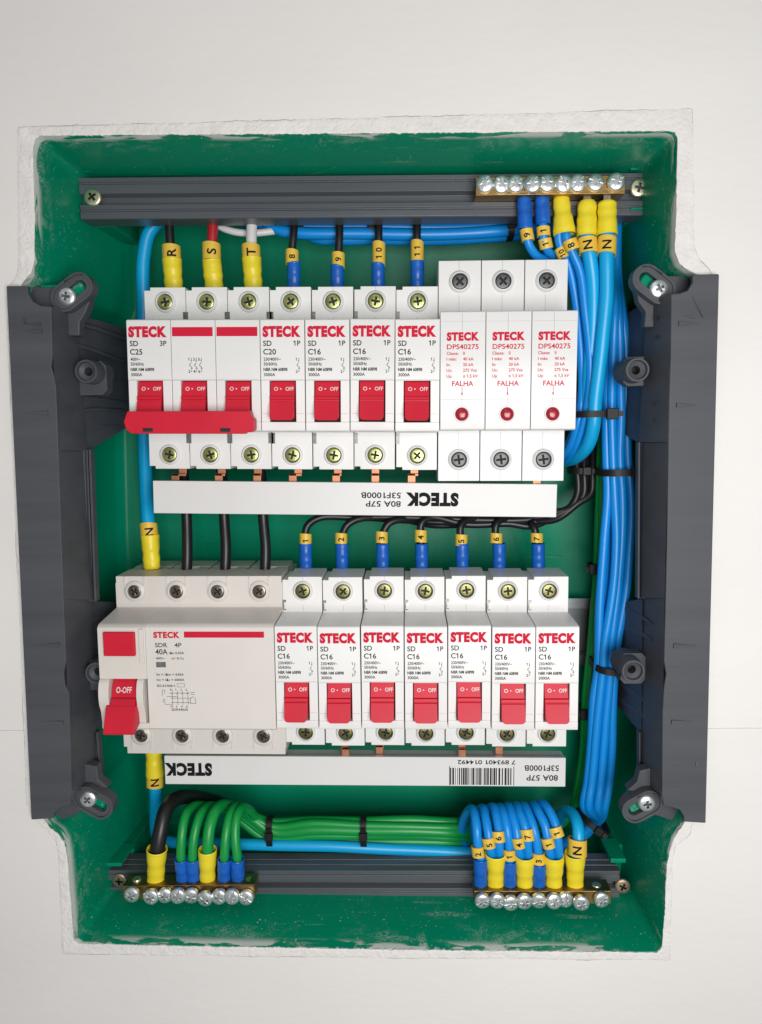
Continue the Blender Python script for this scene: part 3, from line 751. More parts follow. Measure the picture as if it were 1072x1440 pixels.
# surge protectors
def surge_protector(label):
    o = thing('surge_protector', label, 'surge protector', (0, 0, 0), 0, 'white surge protectors'); m = MB(); X0, X1 = -8.86, 8.86
    m.box(X0 + .04, X1 - .04, 20.8, BB + 4, -46, 46); m.box(X0 + .1, X1 - .1, BB + 4, 70, -33, 33)
    for z in (37.4, -36.8): collar(m, .0, z, 3.35, 4.7, 20.8, 1.5)
    m.prism([(0, 21.6), (.3, 22.1), (1.2, 22.4), (21.3, 22.9), (21.3, -24.6), (1.2, -24.3), (.3, -24), (0, -23.4)], X0, X1)
    m.build('body', M['white_dps'], o, bevel=.35)
    s = MB()
    rect(s, -.35, -.22, 42, 45.8, y=20.76); rect(s, -.35, -.22, 25, 32, y=20.76); rect(s, -.35, -.22, -45.8, -41.5, y=20.76); rect(s, -.35, -.22, -32, -25, y=20.76)
    rect(s, -.35, -.22, 14.6, 21.4, y=-.05); rect(s, -.35, -.22, -14.6, -11.6, y=-.05); rect(s, X0 + .4, X1 - .4, -12.1, -12.0, y=-.055); rect(s, X0 + .4, X1 - .4, 18.3, 18.36, y=-.05)
    s.sheet('seam', M['seam'], o)
    well(o, 0, 20.74, 37.4); well(o, 0, 20.74, -36.8)
    screw('dps', 'terminal_screw', o, (0, 20.2, 37.4)); screw('dps', 'terminal_screw', o, (0, 20.2, -36.8))
    p = MB(); put(p, 'STECK', -6.4, 11.1, 2.8, 12.8, bold=.066)
    put(p, 'DPS40275', -6.3, 7.6, 1.85, 12.5)
    for z, a, b in ((5.4, 'Classe:', 'II'), (3.2, 'I máx:', '40 kA'), (1.0, 'In:', '20 kA'), (-1.2, 'Uc:', '275 Vca'), (-3.5, 'Up:', '≤ 1,5 kV')):
        put(p, a, -6.4, z, 1.15); put(p, b, .1, z, 1.15)
    put(p, 'FALHA', 0, -6.8, 1.9, 8.4, align='C'); line(p, -.25, -7.2, -.25, -10.2, .22); p.add([(-.6, -.06, -9.5), (-.25, -.06, -10.8), (.1, -.06, -9.5)], [(0, 1, 2)])
    p.sheet('rating_print', M['red_print'], o)
    c = MB(); c.lathe([(2.75, .3), (2.8, -.35), (3.2, -.4), (3.5, .2)], -.3, -17.9, 30); c.build('lens_ring', M['white_dps'], o)
    c = MB(); c.lathe([(2.7, .2), (2.6, -.5), (2.0, -.95), (1.1, -1.15), (.01, -1.2)], -.3, -17.9, 26); c.build('indicator_lens', M['lens'], o, sharp=60)
    return o
d0 = surge_protector('white surge protector with red lens, right beside the last upper breaker')
dxs = lambda k: 22.0 + 17.97 * k
place(d0, dxs(0), 23.3, math.radians(.7))
dup(d0, (dxs(1), YN, 23.05), 'white surge protector standing between the two other surge protectors', math.radians(.7))
dup(d0, (dxs(2), YN, 22.8), 'white surge protector beside the blue wires, rightmost of the upper row', math.radians(.7))

# residual current breaker
def rcd():
    xc = -94.3; o = thing('residual_current_breaker', 'wide cream four pole residual current breaker with red test button and red toggle', 'residual current breaker', (xc, YN, zl(xc)), TLW)
    m = MB(); X0, X1 = -37.0, 37.1
    m.plate([[(X0 - .3, 36), (X0, 36), (X0, 39), (X1, 39), (X1, 36.2), (X1 + .4, 36.2), (X1 + .4, -40), (X1, -40), (X1, -43.2), (X0 + 1.5, -43.2), (X0 + 1.5, -40), (X0, -40), (X0, -24), (X0 - .3, -24)]], BF, 39)
    m.box(X0 + .2, X1, 39, 70, -32, 36)
    xs = (-28.6, -9.8, 8.7, 27.3)
    for i, x in enumerate(xs):     # chimneys behind the wire entries, dark slots between them
        m.box(x - 8.6, x + 8.6, 47, 63, 35.9, 38.8)
        for sx in (-1, 1): m.box(x + sx * 6.2 - 2.3, x + sx * 6.2 + 2.3, 38.9, 47.1, 35.95, 38.7)
        for z, sg in ((32.2, 1), (-34.4, -1)):
            collar(m, x, z, 3.05, 4.9, BF, 1.3)
            m.box(x - 4.7, x - 3.9, BF - .5, BF + 1, min(z, z + sg * 6.6), max(z, z + sg * 6.6)); m.box(x + 3.9, x + 4.7, BF - .5, BF + 1, min(z, z + sg * 6.6), max(z, z + sg * 6.6))
    # nose: left control field with recessed toggle, wide label field
    XS = -17.0
    N0 = X0 - .2; zt, zb = 22.8, -23.2
    m.prism([(.6, zt - 1.5), (1.6, zt - .4), (3.2, zt), (BF + .5, zt + 2.2), (BF + .5, zb - .3), (1.5, zb), (.6, zb + .8)], XS, X1)
    m.prism([(0, -.6), (0, zt - 1.5), (1.2, zt - .4), (3, zt), (BF + .5, zt + 2.2), (BF + .5, zb - .3), (1.5, zb), (.2, zb + .8), (.2, zb + 3.2), (6.5, zb + 3.2), (6.5, -.6)], N0, XS - .01)
    chk = [(-1.6, -2.5), (-2.3, -5), (-2.5, -8), (-2.0, -11.5), (-.4, -15), (.15, -19.9), (7, -19.9), (7, -.62), (.05, -.62), (-.9, -1.2)]
    m.prism(chk, N0 + .05, N0 + 4.4); m.prism(chk, -21.0, -18.2)
    m.box(-19.4, -17.6, -.9, 2, 6.5, 21.0)
    m.build('body', M['cream'], o, bevel=.4)
    for x in xs:
        well(o, x, BF - .06, 32.2, 3.05); well(o, x, BF - .06, -34.4, 3.05)
        screw('rcd', 'terminal_screw', o, (x, BF - .5, 32.2)); screw('rcd', 'terminal_screw', o, (x, BF - .5, -34.4))
    t = MB(); t.box(-34.4, -21.0, -1.6, 4, 9.6, 19.9)
    tb = t.build('test_button', M['red'], o, bevel=.5)
    t = MB(); t.box(-35.0, -20.4, -.25, 3, 9.0, 20.5); t.build('button_frame', M['cream'], o, bevel=.2)
    l = MB(); put(l, 'T', -27.9, 12.9, 3.4, y=-1.66, align='C'); l.sheet('lettering', M['red'], tb)
    t = MB()
    t.prism([(3.0, -1.0), (1.0, -4.5), (-.4, -8.6), (-1.2, -8.8), (-2.4, -10.6), (-2.8, -11.6), (5, -12), (6.3, -1.2)], -32.4, -21.6)
    t.prism([(-2.9, -11.2), (-7.6, -21.2), (-7.2, -22.2), (-5.6, -22.4), (1, -20), (4, -11.2)], -33.9, -20.9)
    tg = t.build('toggle', M['red'], o, bevel=.5)
    l = MB(); yf = lambda z: .98 - (-4.5 - z) * (1.4 / 4.1) - .1 if z < -4.5 else .98 + (z + 4.5) * (2 / 3.5) - .1
    put(l, 'O-OFF', -27.2, -6.7, 2.2, 6.6, y=yf, align='C'); l.sheet('lettering', M['white_ink'], tg)
    Yp = .6 - .06
    p = MB(); put(p, 'STECK', -13.7, 17.1, 2.3, 11.2, bold=.06, y=Yp); rect(p, -.7, 33.0, 17.1, 19.7, y=Yp); p.sheet('logo_print', M['red_print'], o)
    p = MB(); g = dict(y=Yp)
    put(p, 'SDR', -13.1, 13.0, 1.75, 5.2, **g); put(p, '4P', -4.9, 13.0, 1.75, 3.0, **g); put(p, '40A', -13.1, 9.9, 2.2, 5.2, **g)
    put(p, 'IΔn 0.03A', -7.3, 10.0, 1.0, 6.4, **g); put(p, '400V~', -13, 7.7, .95, 4, **g); put(p, 't< 0.1s', -6.4, 7.7, .95, 5.2, **g)
    put(p, 'Im = IΔm = 630A', -13, .7, 1.0, 11.6, **g); put(p, 'Inc = IΔc = 6000A', -13, -1.6, 1.0, 11.8, **g); put(p, 'IEC61008-1', -13, -4.2, .95, 7.7, **g)
    put(p, 'SDR44030', -7.2, -14.6, .95, 7, **g)
    for a in ((-4.4, -4.2, -1.2, -4.2), (-4.4, -2.8, -1.2, -2.8), (-4.4, -4.2, -4.4, -2.8), (-1.2, -4.2, -1.2, -2.8)): line(p, *a, .14, Yp)
    for i, x in enumerate((-6.6, -4.4, -2.2, 0)):
        line(p, x, -6.0, x, -12.0, .16, Yp); put(p, 'N135'[i], x - .9, -5.9, .9, **g); put(p, 'N246'[i], x - .9, -13.2, .9, **g); line(p, x - .5, -7.4, x, -6.6, .16, Yp)
    for a in ((-9, -8.4, -4.4, -8.4), (-7.4, -9.1, 1.2, -9.1), (-7.4, -11.0, 1.2, -11.0), (-10, -11.8, -6.6, -11.8), (-10.9, -5.6, -9.8, -5.6), (-10.9, -5.6, -10.9, -8.2), (-9.8, -5.6, -9.8, -7.2), (-10.6, -9.4, -10.6, -11.0), (-10, -9.4, -10, -11.8),
              (1.0, -11.4, 3.2, -11.4), (1.0, -9.4, 1.0, -11.4), (3.2, -9.4, 3.2, -11.4), (1.0, -9.4, 2.0, -8.4), (3.2, -9.4, 2.0, -8.4), (1.2, -6.6, 3, -6.6), (1.2, -7.4, 3, -7.4), (-8, -6.9, 1, -6.9)): line(p, *a, .16, Yp)
    p.sheet('rating_print', M['grey_ink'], o)
    p = MB(); rect(p, -13.0, -8.9, 4.3, 6.6, y=Yp); p.sheet('grey_label', M['clip'], o)
rcd()

# ------------------------------------------------------------------ comb busbars
def comb(label, pl, pr, hgt, depth, teeth, prints):
    L = (pl + pr) / 2; ang = math.atan2(pl.z - pr.z, pr.x - pl.x); half = (pr - pl).length / 2
    o = thing('comb_busbar', label, 'busbar', L, ang, 'white comb busbars')
    m = MB(); m.prism([(0, 0), (0, -hgt), (1.2, -hgt), (1.2, -hgt + 1), (depth - 1.2, -hgt + 1), (depth - 1.2, -hgt), (depth, -hgt), (depth, -1.2), (3.2, -1.2), (3.2, -.4), (2.6, 0)], -half, half)
    m.build('casing', M['comb'], o, bevel=.25)
    mi = Matrix.Rotation(-ang, 3, 'Y')
    for (x, ytop, ybot, dx, yb) in teeth:
        t = MB(); a = mi @ (P(x, ytop, yb) - L); c = mi @ (P(x + dx, ybot, yb) - L); W = 1.75
        zm = (a.z * .45 + c.z * .55)
        y0 = a.y
        # a copper finger that steps sideways once between breaker and comb
        t.box(a.x - W, a.x + W, y0 + .9, y0 + 2.0, zm, a.z + 5)
        t.box(c.x - W, c.x + W, y0 - .4, y0 + .9, c.z - 3, zm + .6)
        t.box(min(a.x, c.x) - W, max(a.x, c.x) + W, y0 - .4, y0 + 2.01, zm - .5, zm + .6)
        t.build('tooth', M['copper'], o, bevel=.2)
    for k, p in prints.items(): p(o, half, hgt)
    return o
def upper_print(o, half, h):
    p = MB()
    put(p, 'STECK', half - 42.5, -h * .32, 5.0, 23.0, bold=.066, turn=True)
    put(p, '80A 57P', half - 67.6, -h * .57 + .15, 2.4, 15.4, turn=True); put(p, '53F1000B', half - 67.6, -h * .30, 2.4, 17.4, turn=True)
    p.sheet('lettering', M['ink'], o)
def lower_print(o, half, h):
    p = MB()
    put(p, 'STECK', -half + 22.0, -h * .28, 5.2, 22.0, bold=.066, turn=True)
    put(p, '80A 57P', half - 3.4, -h * .60, 2.5, 14.2, turn=True); put(p, '53F1000B', half - 3.0, -h * .26, 2.5, 15.5, turn=True)
    put(p, '7 893401 014492', half - 22.6, -h * .09 , 1.9, 26, turn=True)
    x = half - 52.0; r = random.Random(12); xe = half - 23.8
    while x < xe:
        w_ = r.choice((.25, .25, .5, .5, .75)); rect(p, x, min(xe, x + w_), -h * .95, -h * .36); x += w_ + r.choice((.25, .3, .5, .75))
    for xx in (half - 52.4, half - 23.4): rect(p, xx, xx + .3, -h * .97, -h * .3)
    p.sheet('lettering', M['ink'], o)
comb('white comb busbar with upside down lettering, between the two rows of breakers', P(215, 676, 28), P(784, 681, 28), 14.4, 11,
     [(256, 658, 676, -9, 31), (311, 658, 676, -3, 31), (362, 658, 676, 0, 31), (419, 658, 676, -7, 31), (475, 658, 676, -2, 31), (528, 658, 676, 0, 31), (583, 658, 676, -4, 31), (755, 668, 677, 0, 31)], {'a': upper_print})
comb('white comb busbar with a barcode, below the lower row of breakers', P(231, 1063, 28), P(796, 1066, 28), 13.6, 10.5,
     [(485, 1046, 1058, 1, 30), (535, 1045, 1053, -1, 32), (650, 1047, 1058, 0, 30), (703, 1045, 1053, -1, 32)], {'b': lower_print})

# ------------------------------------------------------------------ wires
CAMP = Vector((0, -DIST, 0))
def ferrule(name, mat, a, b, ra, rb, parent, off):
    """insulating sleeve: flared mouth at a (wire side), crimp at b"""
    ax_ = (b - a); n = 26; seed = random.uniform(0, 9)
    cl = [a + ax_ * .30, a + ax_ * .02, a, a + ax_ * .02] + [a + ax_ * (i / n) for i in range(1, n + 1)]
    rad = [ra * .80, ra * .88, ra * .97, ra * 1.03]
    for i in range(1, n + 1):
        t = i / n
        r = ra + (rb - ra) * min(1, max(0, (t - .15) / .45)) ** 1.0
        r *= 1 + .035 * math.sin(t * 19 + seed) * (1 if t > .4 else .4)
        if t > .93: r *= 1 - (t - .93) * 2.6
        rad.append(r)
    m = MB(); d = ax_.normalized(); u = Vector((0, 1, 0)); u = (u - d * u.dot(d)).normalized(); w_ = d.cross(u); K = 20
    vs = []
    for c, r in zip(cl, rad):
        t = (c - a).dot(d) / ax_.length
        fl = 1 - .18 * max(0, min(1, (t - .35) / .4))
        wob_ = 1 + .02 * math.sin(seed + t * 7)
        for k in range(K):
            an = 2 * math.pi * k / K
            vs.append(c + u * (r * fl * math.cos(an)) + w_ * (r * wob_ * math.sin(an)))
    fs = [(i * K + k, i * K + (k + 1) % K, (i + 1) * K + (k + 1) % K, (i + 1) * K + k) for i in range(len(cl) - 1) for k in range(K)]
    fs.append(tuple((len(cl) - 1) * K + k for k in range(K)))
    m.add(vs, fs); o = m.build(name, mat, parent, off, sharp=55)
    # crimp dimples
    return o
def slice2d(g, f, h, k=10):
    bm = bmesh.new(); vv = [bm.verts.new((a, b, 0)) for a, b in g]
    for q in f:
        try: bm.faces.new([vv[i] for i in q])
        except ValueError: pass
    for i in range(1, k):
        bmesh.ops.bisect_plane(bm, geom=bm.verts[:] + bm.edges[:] + bm.faces[:], plane_co=(0, h * i / k, 0), plane_no=(0, 1, 0))
    bm.verts.index_update()
    out = [(v.co.x, v.co.y) for v in bm.verts], [tuple(v.index for v in q.verts) for q in bm.faces]
    bm.free(); return out
def marker(txt, p, t, r, ln, parent, off, h=3.0, fh=None):
    t = t.normalized(); n = (CAMP - p); n = (n - t * n.dot(t)).normalized(); left = n.cross(t)
    m = MB(); K = 22
    prof = [(-ln / 2, r - .5), (-ln / 2, r), (ln / 2, r), (ln / 2, r - .5)]
    vs = []
    for (q, rr) in prof:
        for k in range(K):
            a = 2 * math.pi * k / K
            skew = .10 * ln * math.sin(a + 1.2)
            vs.append(p + t * (q + skew) + n * (rr * math.cos(a)) + left * (rr * math.sin(a)))
    fs = [(i * K + k, i * K + (k + 1) % K, (i + 1) * K + (k + 1) % K, (i + 1) * K + k) for i in range(3) for k in range(K)]
    m.add(vs, fs); mo = m.build('marker', M['marker'], parent, off, sharp=40)
    g, f, W = text2d(txt, h, bold=.02)
    g, f = slice2d(g, f, h)
    cz = h / 2; l = MB(); R = r + .07
    # subdivide is not needed: glyphs are small against the sleeve; wrap each vertex round it
    l.add([p + t * (a - W / 2) + n * (R * math.cos((b - cz) / R)) + left * (R * math.sin((b - cz) / R)) + n * .10 for a, b in g], f)
    l.sheet('lettering', M['ink'], mo, off)
    return mo
def WP(pts): return [P(*p) for p in pts]
def wavy(pts):
    c = catmull(WP(pts)); a, b, d = (random.uniform(0, 6) for _ in range(3)); n = len(c)
    for i in range(n):
        k = min(1, i / 12, (n - 1 - i) / 12) * .16; t = i * .16
        c[i] = c[i] + Vector((math.sin(t * .61 + a) + .5 * math.sin(t * 1.7 + b), .6 * math.sin(t * .5 + d), math.sin(t * .47 + b) + .5 * math.sin(t * 1.3 + d))) * k
    return c
def wire(label, pts, r, mat, fer=None, marks=(), group=None, extra=(), strip=False):
    """fer: (mouth px, end px, r mouth, r end, 'ferrule_blue'|'ferrule_yellow')"""
    base = P(*fer[1]) if fer else P(*pts[0])
    o = thing('wire', label, 'wire', base, 0, group)
    m = MB(); m.tube(wavy(pts), r, 16, raw=True); m.build('insulation', M[mat], o, base, sharp=80)
    for e in extra:
        m = MB(); m.tube(wavy(e), r, 16, raw=True); m.build('insulation', M[mat], o, base, sharp=80)
    if fer: ferrule('ferrule', M[fer[4]], P(*fer[0]), P(*fer[1]), fer[2], fer[3], o, base)
    for (t, a, b, rr, h) in marks:
        pa, pb = P(*a), P(*b); marker(t, (pa + pb) / 2, pb - pa, rr, (pb - pa).length, o, base, h)
    if strip:
        b = P(*fer[1]); m = MB(); d = (b - P(*fer[0])).normalized()
        for k in range(5):
            dx = (k - 2) * .75; m.tube([b + Vector((dx, 0, 0)) - d, b + Vector((dx * .75, 0, 0)) + d * 2.0, b + Vector((dx * .4, 0, 0)) + d * 5], .42, 8)
        m.build('stripped_strands', M['copper' if strip == 2 else 'steel'], o, base)
    return o

FY, FB = 'ferrule_yellow', 'ferrule_blue'
# --- feed wires R S T above the three pole breaker
wire('black wire with a yellow sleeve marked R above the three pole breaker', [(244, 392, 45), (241, 350, 45), (239, 320, 45), (239, 295, 47), (240, 272, 55)], 2.0, 'black', ((242, 364, 45), (245, 410, 45), 4.2, 4.1, FY), [('R', (242, 368, 45), (241, 347, 45), 4.1, 3.9)])
wire('red wire with a yellow sleeve marked S above the three pole breaker', [(300, 392, 45), (298, 350, 45), (299, 320, 45), (301, 295, 47), (302, 272, 55)], 2.3, 'red_wire', ((298, 366, 45), (302, 410, 45), 4.2, 4.1, FY), [('S', (298, 368, 45), (297.5, 344, 45), 4.1, 3.9)])
wire('white wire with a yellow sleeve marked T above the three pole breaker', [(356, 392, 45), (354, 350, 45), (354, 320, 45), (355, 295, 47), (356, 272, 55)], 2.4, 'white_wire', ((354, 362, 45), (357, 410, 45), 4.2, 4.1, FY), [('T', (354, 368, 45), (353, 346, 45), 4.1, 3.9)])
wire('thin white wire curving behind the white wire marked T', [(296, 296, 52), (306, 316, 51), (325, 325, 50), (350, 328, 50), (385, 325, 52), (430, 318, 60)], 1.6, 'white_wire')
# --- outgoing black wires 8..11
for lab, x, xm, y0, y1, xt in (('8', 413.5, 411, 371, 353, 413), ('9', 474.5, 476, 375, 357, 477), ('10', 532, 533, 372, 343, 533), ('11', 587, 587, 369, 341, 587)):
    wire('black wire with a blue sleeve marked %s above the upper breakers' % lab, [(x, 392, 46), (xm, y1, 46), (xt, 325, 46), (xt + 1, 300, 50), (xt + 8, 280, 60)], 1.75, 'black',
         ((x, y0 - 2, 46), (x, 410, 46), 3.0, 2.95, FB), [(lab if len(lab) < 2 else lab[0] + ' ' + lab[1], (xm, y0 + 1, 46), (xm, y1, 46), 2.9, 2.6)], 'black wires to the upper breakers')
# --- light blue neutral on the left, down to the residual current breaker
wire('light blue neutral wire running down the left side to the wide breaker', [(213, 785, 43), (209, 735, 45), (206, 690, 52), (203, 600, 58), (203, 500, 58), (202, 420, 56), (203, 360, 55), (212, 324, 55), (236, 306, 57), (290, 296, 62)], 3.1, 'sky',
     ((211, 752, 44), (214, 800, 43), 4.1, 3.9, FY), [('N', (211, 760, 44), (209, 737, 45), 4.0, 3.8)])
# --- horizontal blue bundle under the top rail
for i, (ya, yb, Yd, x0) in enumerate(((316, 317, 55, 330), (326, 325, 52, 356), (334, 332, 58, 400), (320, 322, 62, 320))):
    wire('blue wire %s of the flat bundle under the top rail' % ('lying at the top', 'lying foremost', 'lying at the bottom', 'lying rearmost')[i], [(x0, 300, Yd + 4), (x0 + 40, ya - 2, Yd), (520, ya + 2, Yd), (620, (ya + yb) / 2 + 4, Yd), (690, yb + 1, Yd), (745, yb - 4, Yd + 3), (800, yb - 12, Yd + 6), (850, 305, 64)], 2.7, 'blue', group='blue wires under the top rail')

# --- upper neutral bar wires
UG = 'blue wires from the top neutral bar'
wire('blue wire with a blue sleeve marked 9 hanging from the top neutral bar', [(738, 300, 29), (740, 325, 29), (745, 345, 30), (756, 360, 33), (776, 366, 38), (795, 376, 42), (806, 410, 44), (814, 480, 45), (819, 544, 45), (809, 602, 46), (797, 630, 50), (780, 645, 58), (766, 640, 66)], 1.85, 'blue',
     ((739, 322, 29), (737, 278, 29), 3.15, 3.0, FB), [('9', (743, 339, 29.5), (740, 323, 29), 2.7, 2.5)], UG)
wire('blue wire with two marker rings reading 1 and 1 on the top neutral bar', [(763, 300, 29), (764, 325, 29), (767, 345, 30), (776, 358, 34), (792, 366, 42), (806, 390, 50), (822, 470, 52), (824, 560, 52), (814, 610, 54), (800, 636, 60), (786, 640, 68)], 1.85, 'blue',
     ((764, 316, 29), (762, 276, 29), 3.15, 3.0, FB), [('1', (765, 333, 29.5), (764, 320, 29.3), 2.8, 2.5), ('1', (769, 350, 31), (766, 336, 30), 2.8, 2.5)], UG)
wire('pair of blue wires marked 8 and 10 sharing one yellow sleeve at the top', [(795, 315, 28), (797, 335, 28), (806, 356, 29), (816, 380, 30), (823, 430, 31), (829, 490, 32), (829, 545, 33), (822, 590, 36), (811, 625, 42), (800, 645, 52), (790, 648, 62)], 1.95, 'blue',
     ((794, 330, 28.5), (789, 277, 29), 4.5, 3.6, FY), [('8', (806, 352, 28), (801, 338, 27.5), 3.0, 2.7), ('10', (794, 364, 31), (788, 350, 31), 2.5, 2.2)], UG, extra=[[(787, 315, 29), (786, 335, 30), (791, 352, 31), (800, 372, 33), (810, 420, 35), (817, 490, 36), (818, 560, 37), (811, 602, 39), (800, 632, 46), (786, 645, 58)]])
wire('left of the two light blue wires marked N under the top neutral bar', [(825, 315, 27), (826, 340, 27), (829, 357, 27), (834, 398, 29), (834, 450, 31), (829, 515, 34), (826, 570, 37), (818, 612, 41), (806, 638, 50), (794, 646, 62)], 3.0, 'sky',
     ((825, 333, 27), (826, 283, 28), 4.1, 3.9, FY), [('N', (828, 357, 27), (826, 336, 27), 3.9, 3.6)], UG, strip=1)
wire('right of the two light blue wires marked N under the top neutral bar', [(853, 315, 26), (854, 335, 26), (853, 357, 25), (853, 413, 26), (846, 486, 28), (838, 559, 31), (835, 600, 33), (827, 626, 38), (812, 642, 48), (798, 648, 62)], 3.0, 'sky',
     ((854, 331, 26), (854, 284, 27), 4.1, 3.9, FY), [('N', (853, 359, 25.5), (854, 336, 26), 3.9, 3.6)], UG, strip=1)
# --- main vertical bundle limits (photo pixels)
TAB = [(300, 852, 874), (380, 855, 874), (430, 854, 879), (486, 851, 883), (573, 848, 886), (640, 848, 889), (700, 850, 894), (760, 847, 894), (817, 841, 890), (900, 836, 874), (940, 835, 869), (983, 828, 867), (1050, 823, 864), (1100, 820, 860), (1133, 816, 855)]
def slot(f, Yd, jitter=0.):
    out = []
    for i, (y, l, r) in enumerate(TAB):
        fj = f + jitter * 1.25 * math.sin(y * .012 + f * 11 + Yd) + jitter * .5 * math.sin(y * .031 + f * 5)
        hw = 5.6
        out.append((l + hw + (r - l - 2 * hw) * fj, y, Yd))
    return out
SLOTS = [(.00, 40, .05), (.335, 38.0, .07), (.67, 38.8, .06), (1.0, 41, .05), (.16, 44.2, .08), (.51, 43.0, .08), (.84, 45, .06), (.3, 48.5, .03), (.72, 49, .03), (.5, 54, .03)]
def bundle_up(si):
    f, Yd, j = SLOTS[si]
    s = list(reversed(slot(f, Yd, j)))
    s[-2] = s[-2][:2] + (max(48, s[-2][2]),)
    s[-1] = (s[-1][0], s[-1][1], 54); s.append((s[-1][0] - 6, 272, 60))
    return s
# --- looped wires of the lower right bar
LG = 'looped blue wires of the bottom right bar'
def looped(x0, y0, mids, tx, ty, si, fy):
    f, Yd, j = SLOTS[si]
    p = [(x0, fy + 22, 22), (x0, y0, 21)] + [(a, b, c) for a, b, c in mids]
    p += [(tx, ty, 33), (tx - 9, ty + 7, 41), (tx - 15, ty + 26, 48), (tx - 11, ty + 48, 53), (tx + 12, ty + 62, 57), (tx + 50, 1198, 58 + si * .3), (785, 1192, 58 + si * .3), (820, 1172, 56), (836 + f * 8, 1152, 52)]
    return p + bundle_up(si)
def fb(x, y0, y1): return ((x, y0, 21), (x, y1, 23), 3.15, 3.0, FB)
def fy_(x, y0, y1): return ((x, y0, 21), (x, y1, 23), 4.6, 3.7, FY)
wire('blue looped wire with a blue sleeve marked 2 on the bottom right bar', looped(676, 1205, [(672, 1185, 20.5), (671, 1165, 22), (669, 1150, 26)], 665, 1138, 0, 1206), 2.08, 'blue', fb(676, 1206, 1249), [('2', (673, 1204, 20.5), (671.5, 1190, 20.5), 2.8, 2.5)], LG)
wire('pair of blue looped wires marked 5 and 6 in one yellow sleeve', looped(692, 1203, [(689, 1185, 20), (686, 1165, 22), (683, 1150, 26)], 680, 1137, 1, 1200), 2.08, 'blue', fy_(697, 1199, 1248), [('5', (689, 1192, 20), (686, 1178, 20.5), 2.8, 2.5), ('6', (702, 1184, 20), (700, 1169, 21), 2.8, 2.5)], LG,
     extra=[looped(702, 1203, [(702, 1185, 20), (701, 1168, 22), (698, 1150, 26)], 694, 1135, 2, 1200)])
wire('blue looped wire with a blue sleeve marked 1 between two yellow sleeves', looped(717, 1208, [(716, 1190, 20.5), (713, 1165, 22), (709, 1148, 26)], 704, 1136, 3, 1209), 2.08, 'blue', fb(717, 1209, 1250), [('1', (717, 1208, 20.5), (716, 1194, 20.5), 2.8, 2.5)], LG)
wire('pair of blue looped wires marked 4 and 7 in one yellow sleeve', looped(732, 1205, [(729, 1188, 20), (726, 1165, 22), (721, 1148, 26)], 716, 1134, 4, 1202), 2.08, 'blue', fy_(738, 1201, 1250), [('4', (731, 1192, 20), (728, 1178, 20.5), 2.8, 2.5), ('7', (743, 1182, 20), (740, 1166, 21), 2.9, 2.6)], LG,
     extra=[looped(743, 1205, [(742, 1185, 20), (738, 1160, 22), (732, 1146, 26)], 727, 1134, 5, 1202)])
wire('blue looped wire with a blue sleeve marked 3 on the bottom right bar', looped(758, 1213, [(756, 1192, 20.5), (751, 1165, 22), (745, 1148, 26)], 738, 1134, 6, 1213), 2.08, 'blue', fb(758, 1213, 1252), [('3', (758, 1214, 20.5), (757, 1199, 20.5), 2.8, 2.5)], LG)
wire('pair of blue looped wires both marked 1 in one yellow sleeve', looped(775, 1205, [(772, 1190, 20), (766, 1160, 22), (758, 1144, 26)], 751, 1132, 7, 1202), 2.08, 'blue', fy_(779, 1201, 1250), [('1', (773, 1192, 20), (769, 1178, 20.5), 2.8, 2.5), ('1', (785, 1177, 20), (780, 1163, 21), 3.0, 2.6)], LG,
     extra=[looped(786, 1205, [(785, 1188, 20), (781, 1160, 22), (773, 1142, 26)], 763, 1130, 8, 1202)])
wire('thick light blue wire with yellow sleeve marked N, last on the bottom right bar', [(810, 1232, 23), (811, 1204, 21), (813, 1180, 21), (812, 1162, 24), (806, 1147, 31), (798, 1141, 38), (789, 1146, 46), (785, 1160, 52), (770, 1186, 52), (720, 1199, 50), (660, 1198, 49), (560, 1194, 47), (480, 1191, 46), (400, 1189, 46), (300, 1186, 48), (245, 1184, 52), (222, 1176, 56), (218, 1150, 56), (218, 1120, 52), (217, 1095, 46), (216, 1070, 42)], 2.7, 'sky',
     fy_(809, 1199, 1250), [('N', (812, 1202, 20.5), (812, 1179, 21), 4.2, 3.8)], 'light blue neutral wires')
# sleeve of the neutral leaving the wide breaker at the bottom
wire('short light blue neutral tail with a yellow sleeve marked N below the wide breaker', [(219, 1150, 52), (219, 1125, 48), (218, 1100, 44), (217, 1070, 42)], 2.9, 'sky', ((218, 1090, 43), (216, 1045, 42), 4.1, 3.9, FY), [('N', (218, 1106, 43.5), (218, 1084, 43), 4.0, 3.8)], 'light blue neutral wires')
# --- extra blue wire at the back of the bundle
wire('blue wire deepest in the vertical bundle, turning left behind the bottom loops', [(700, 1190, 62), (780, 1190, 62), (826, 1172, 60), (838, 1150, 58)] + bundle_up(9), 2.08, 'blue')
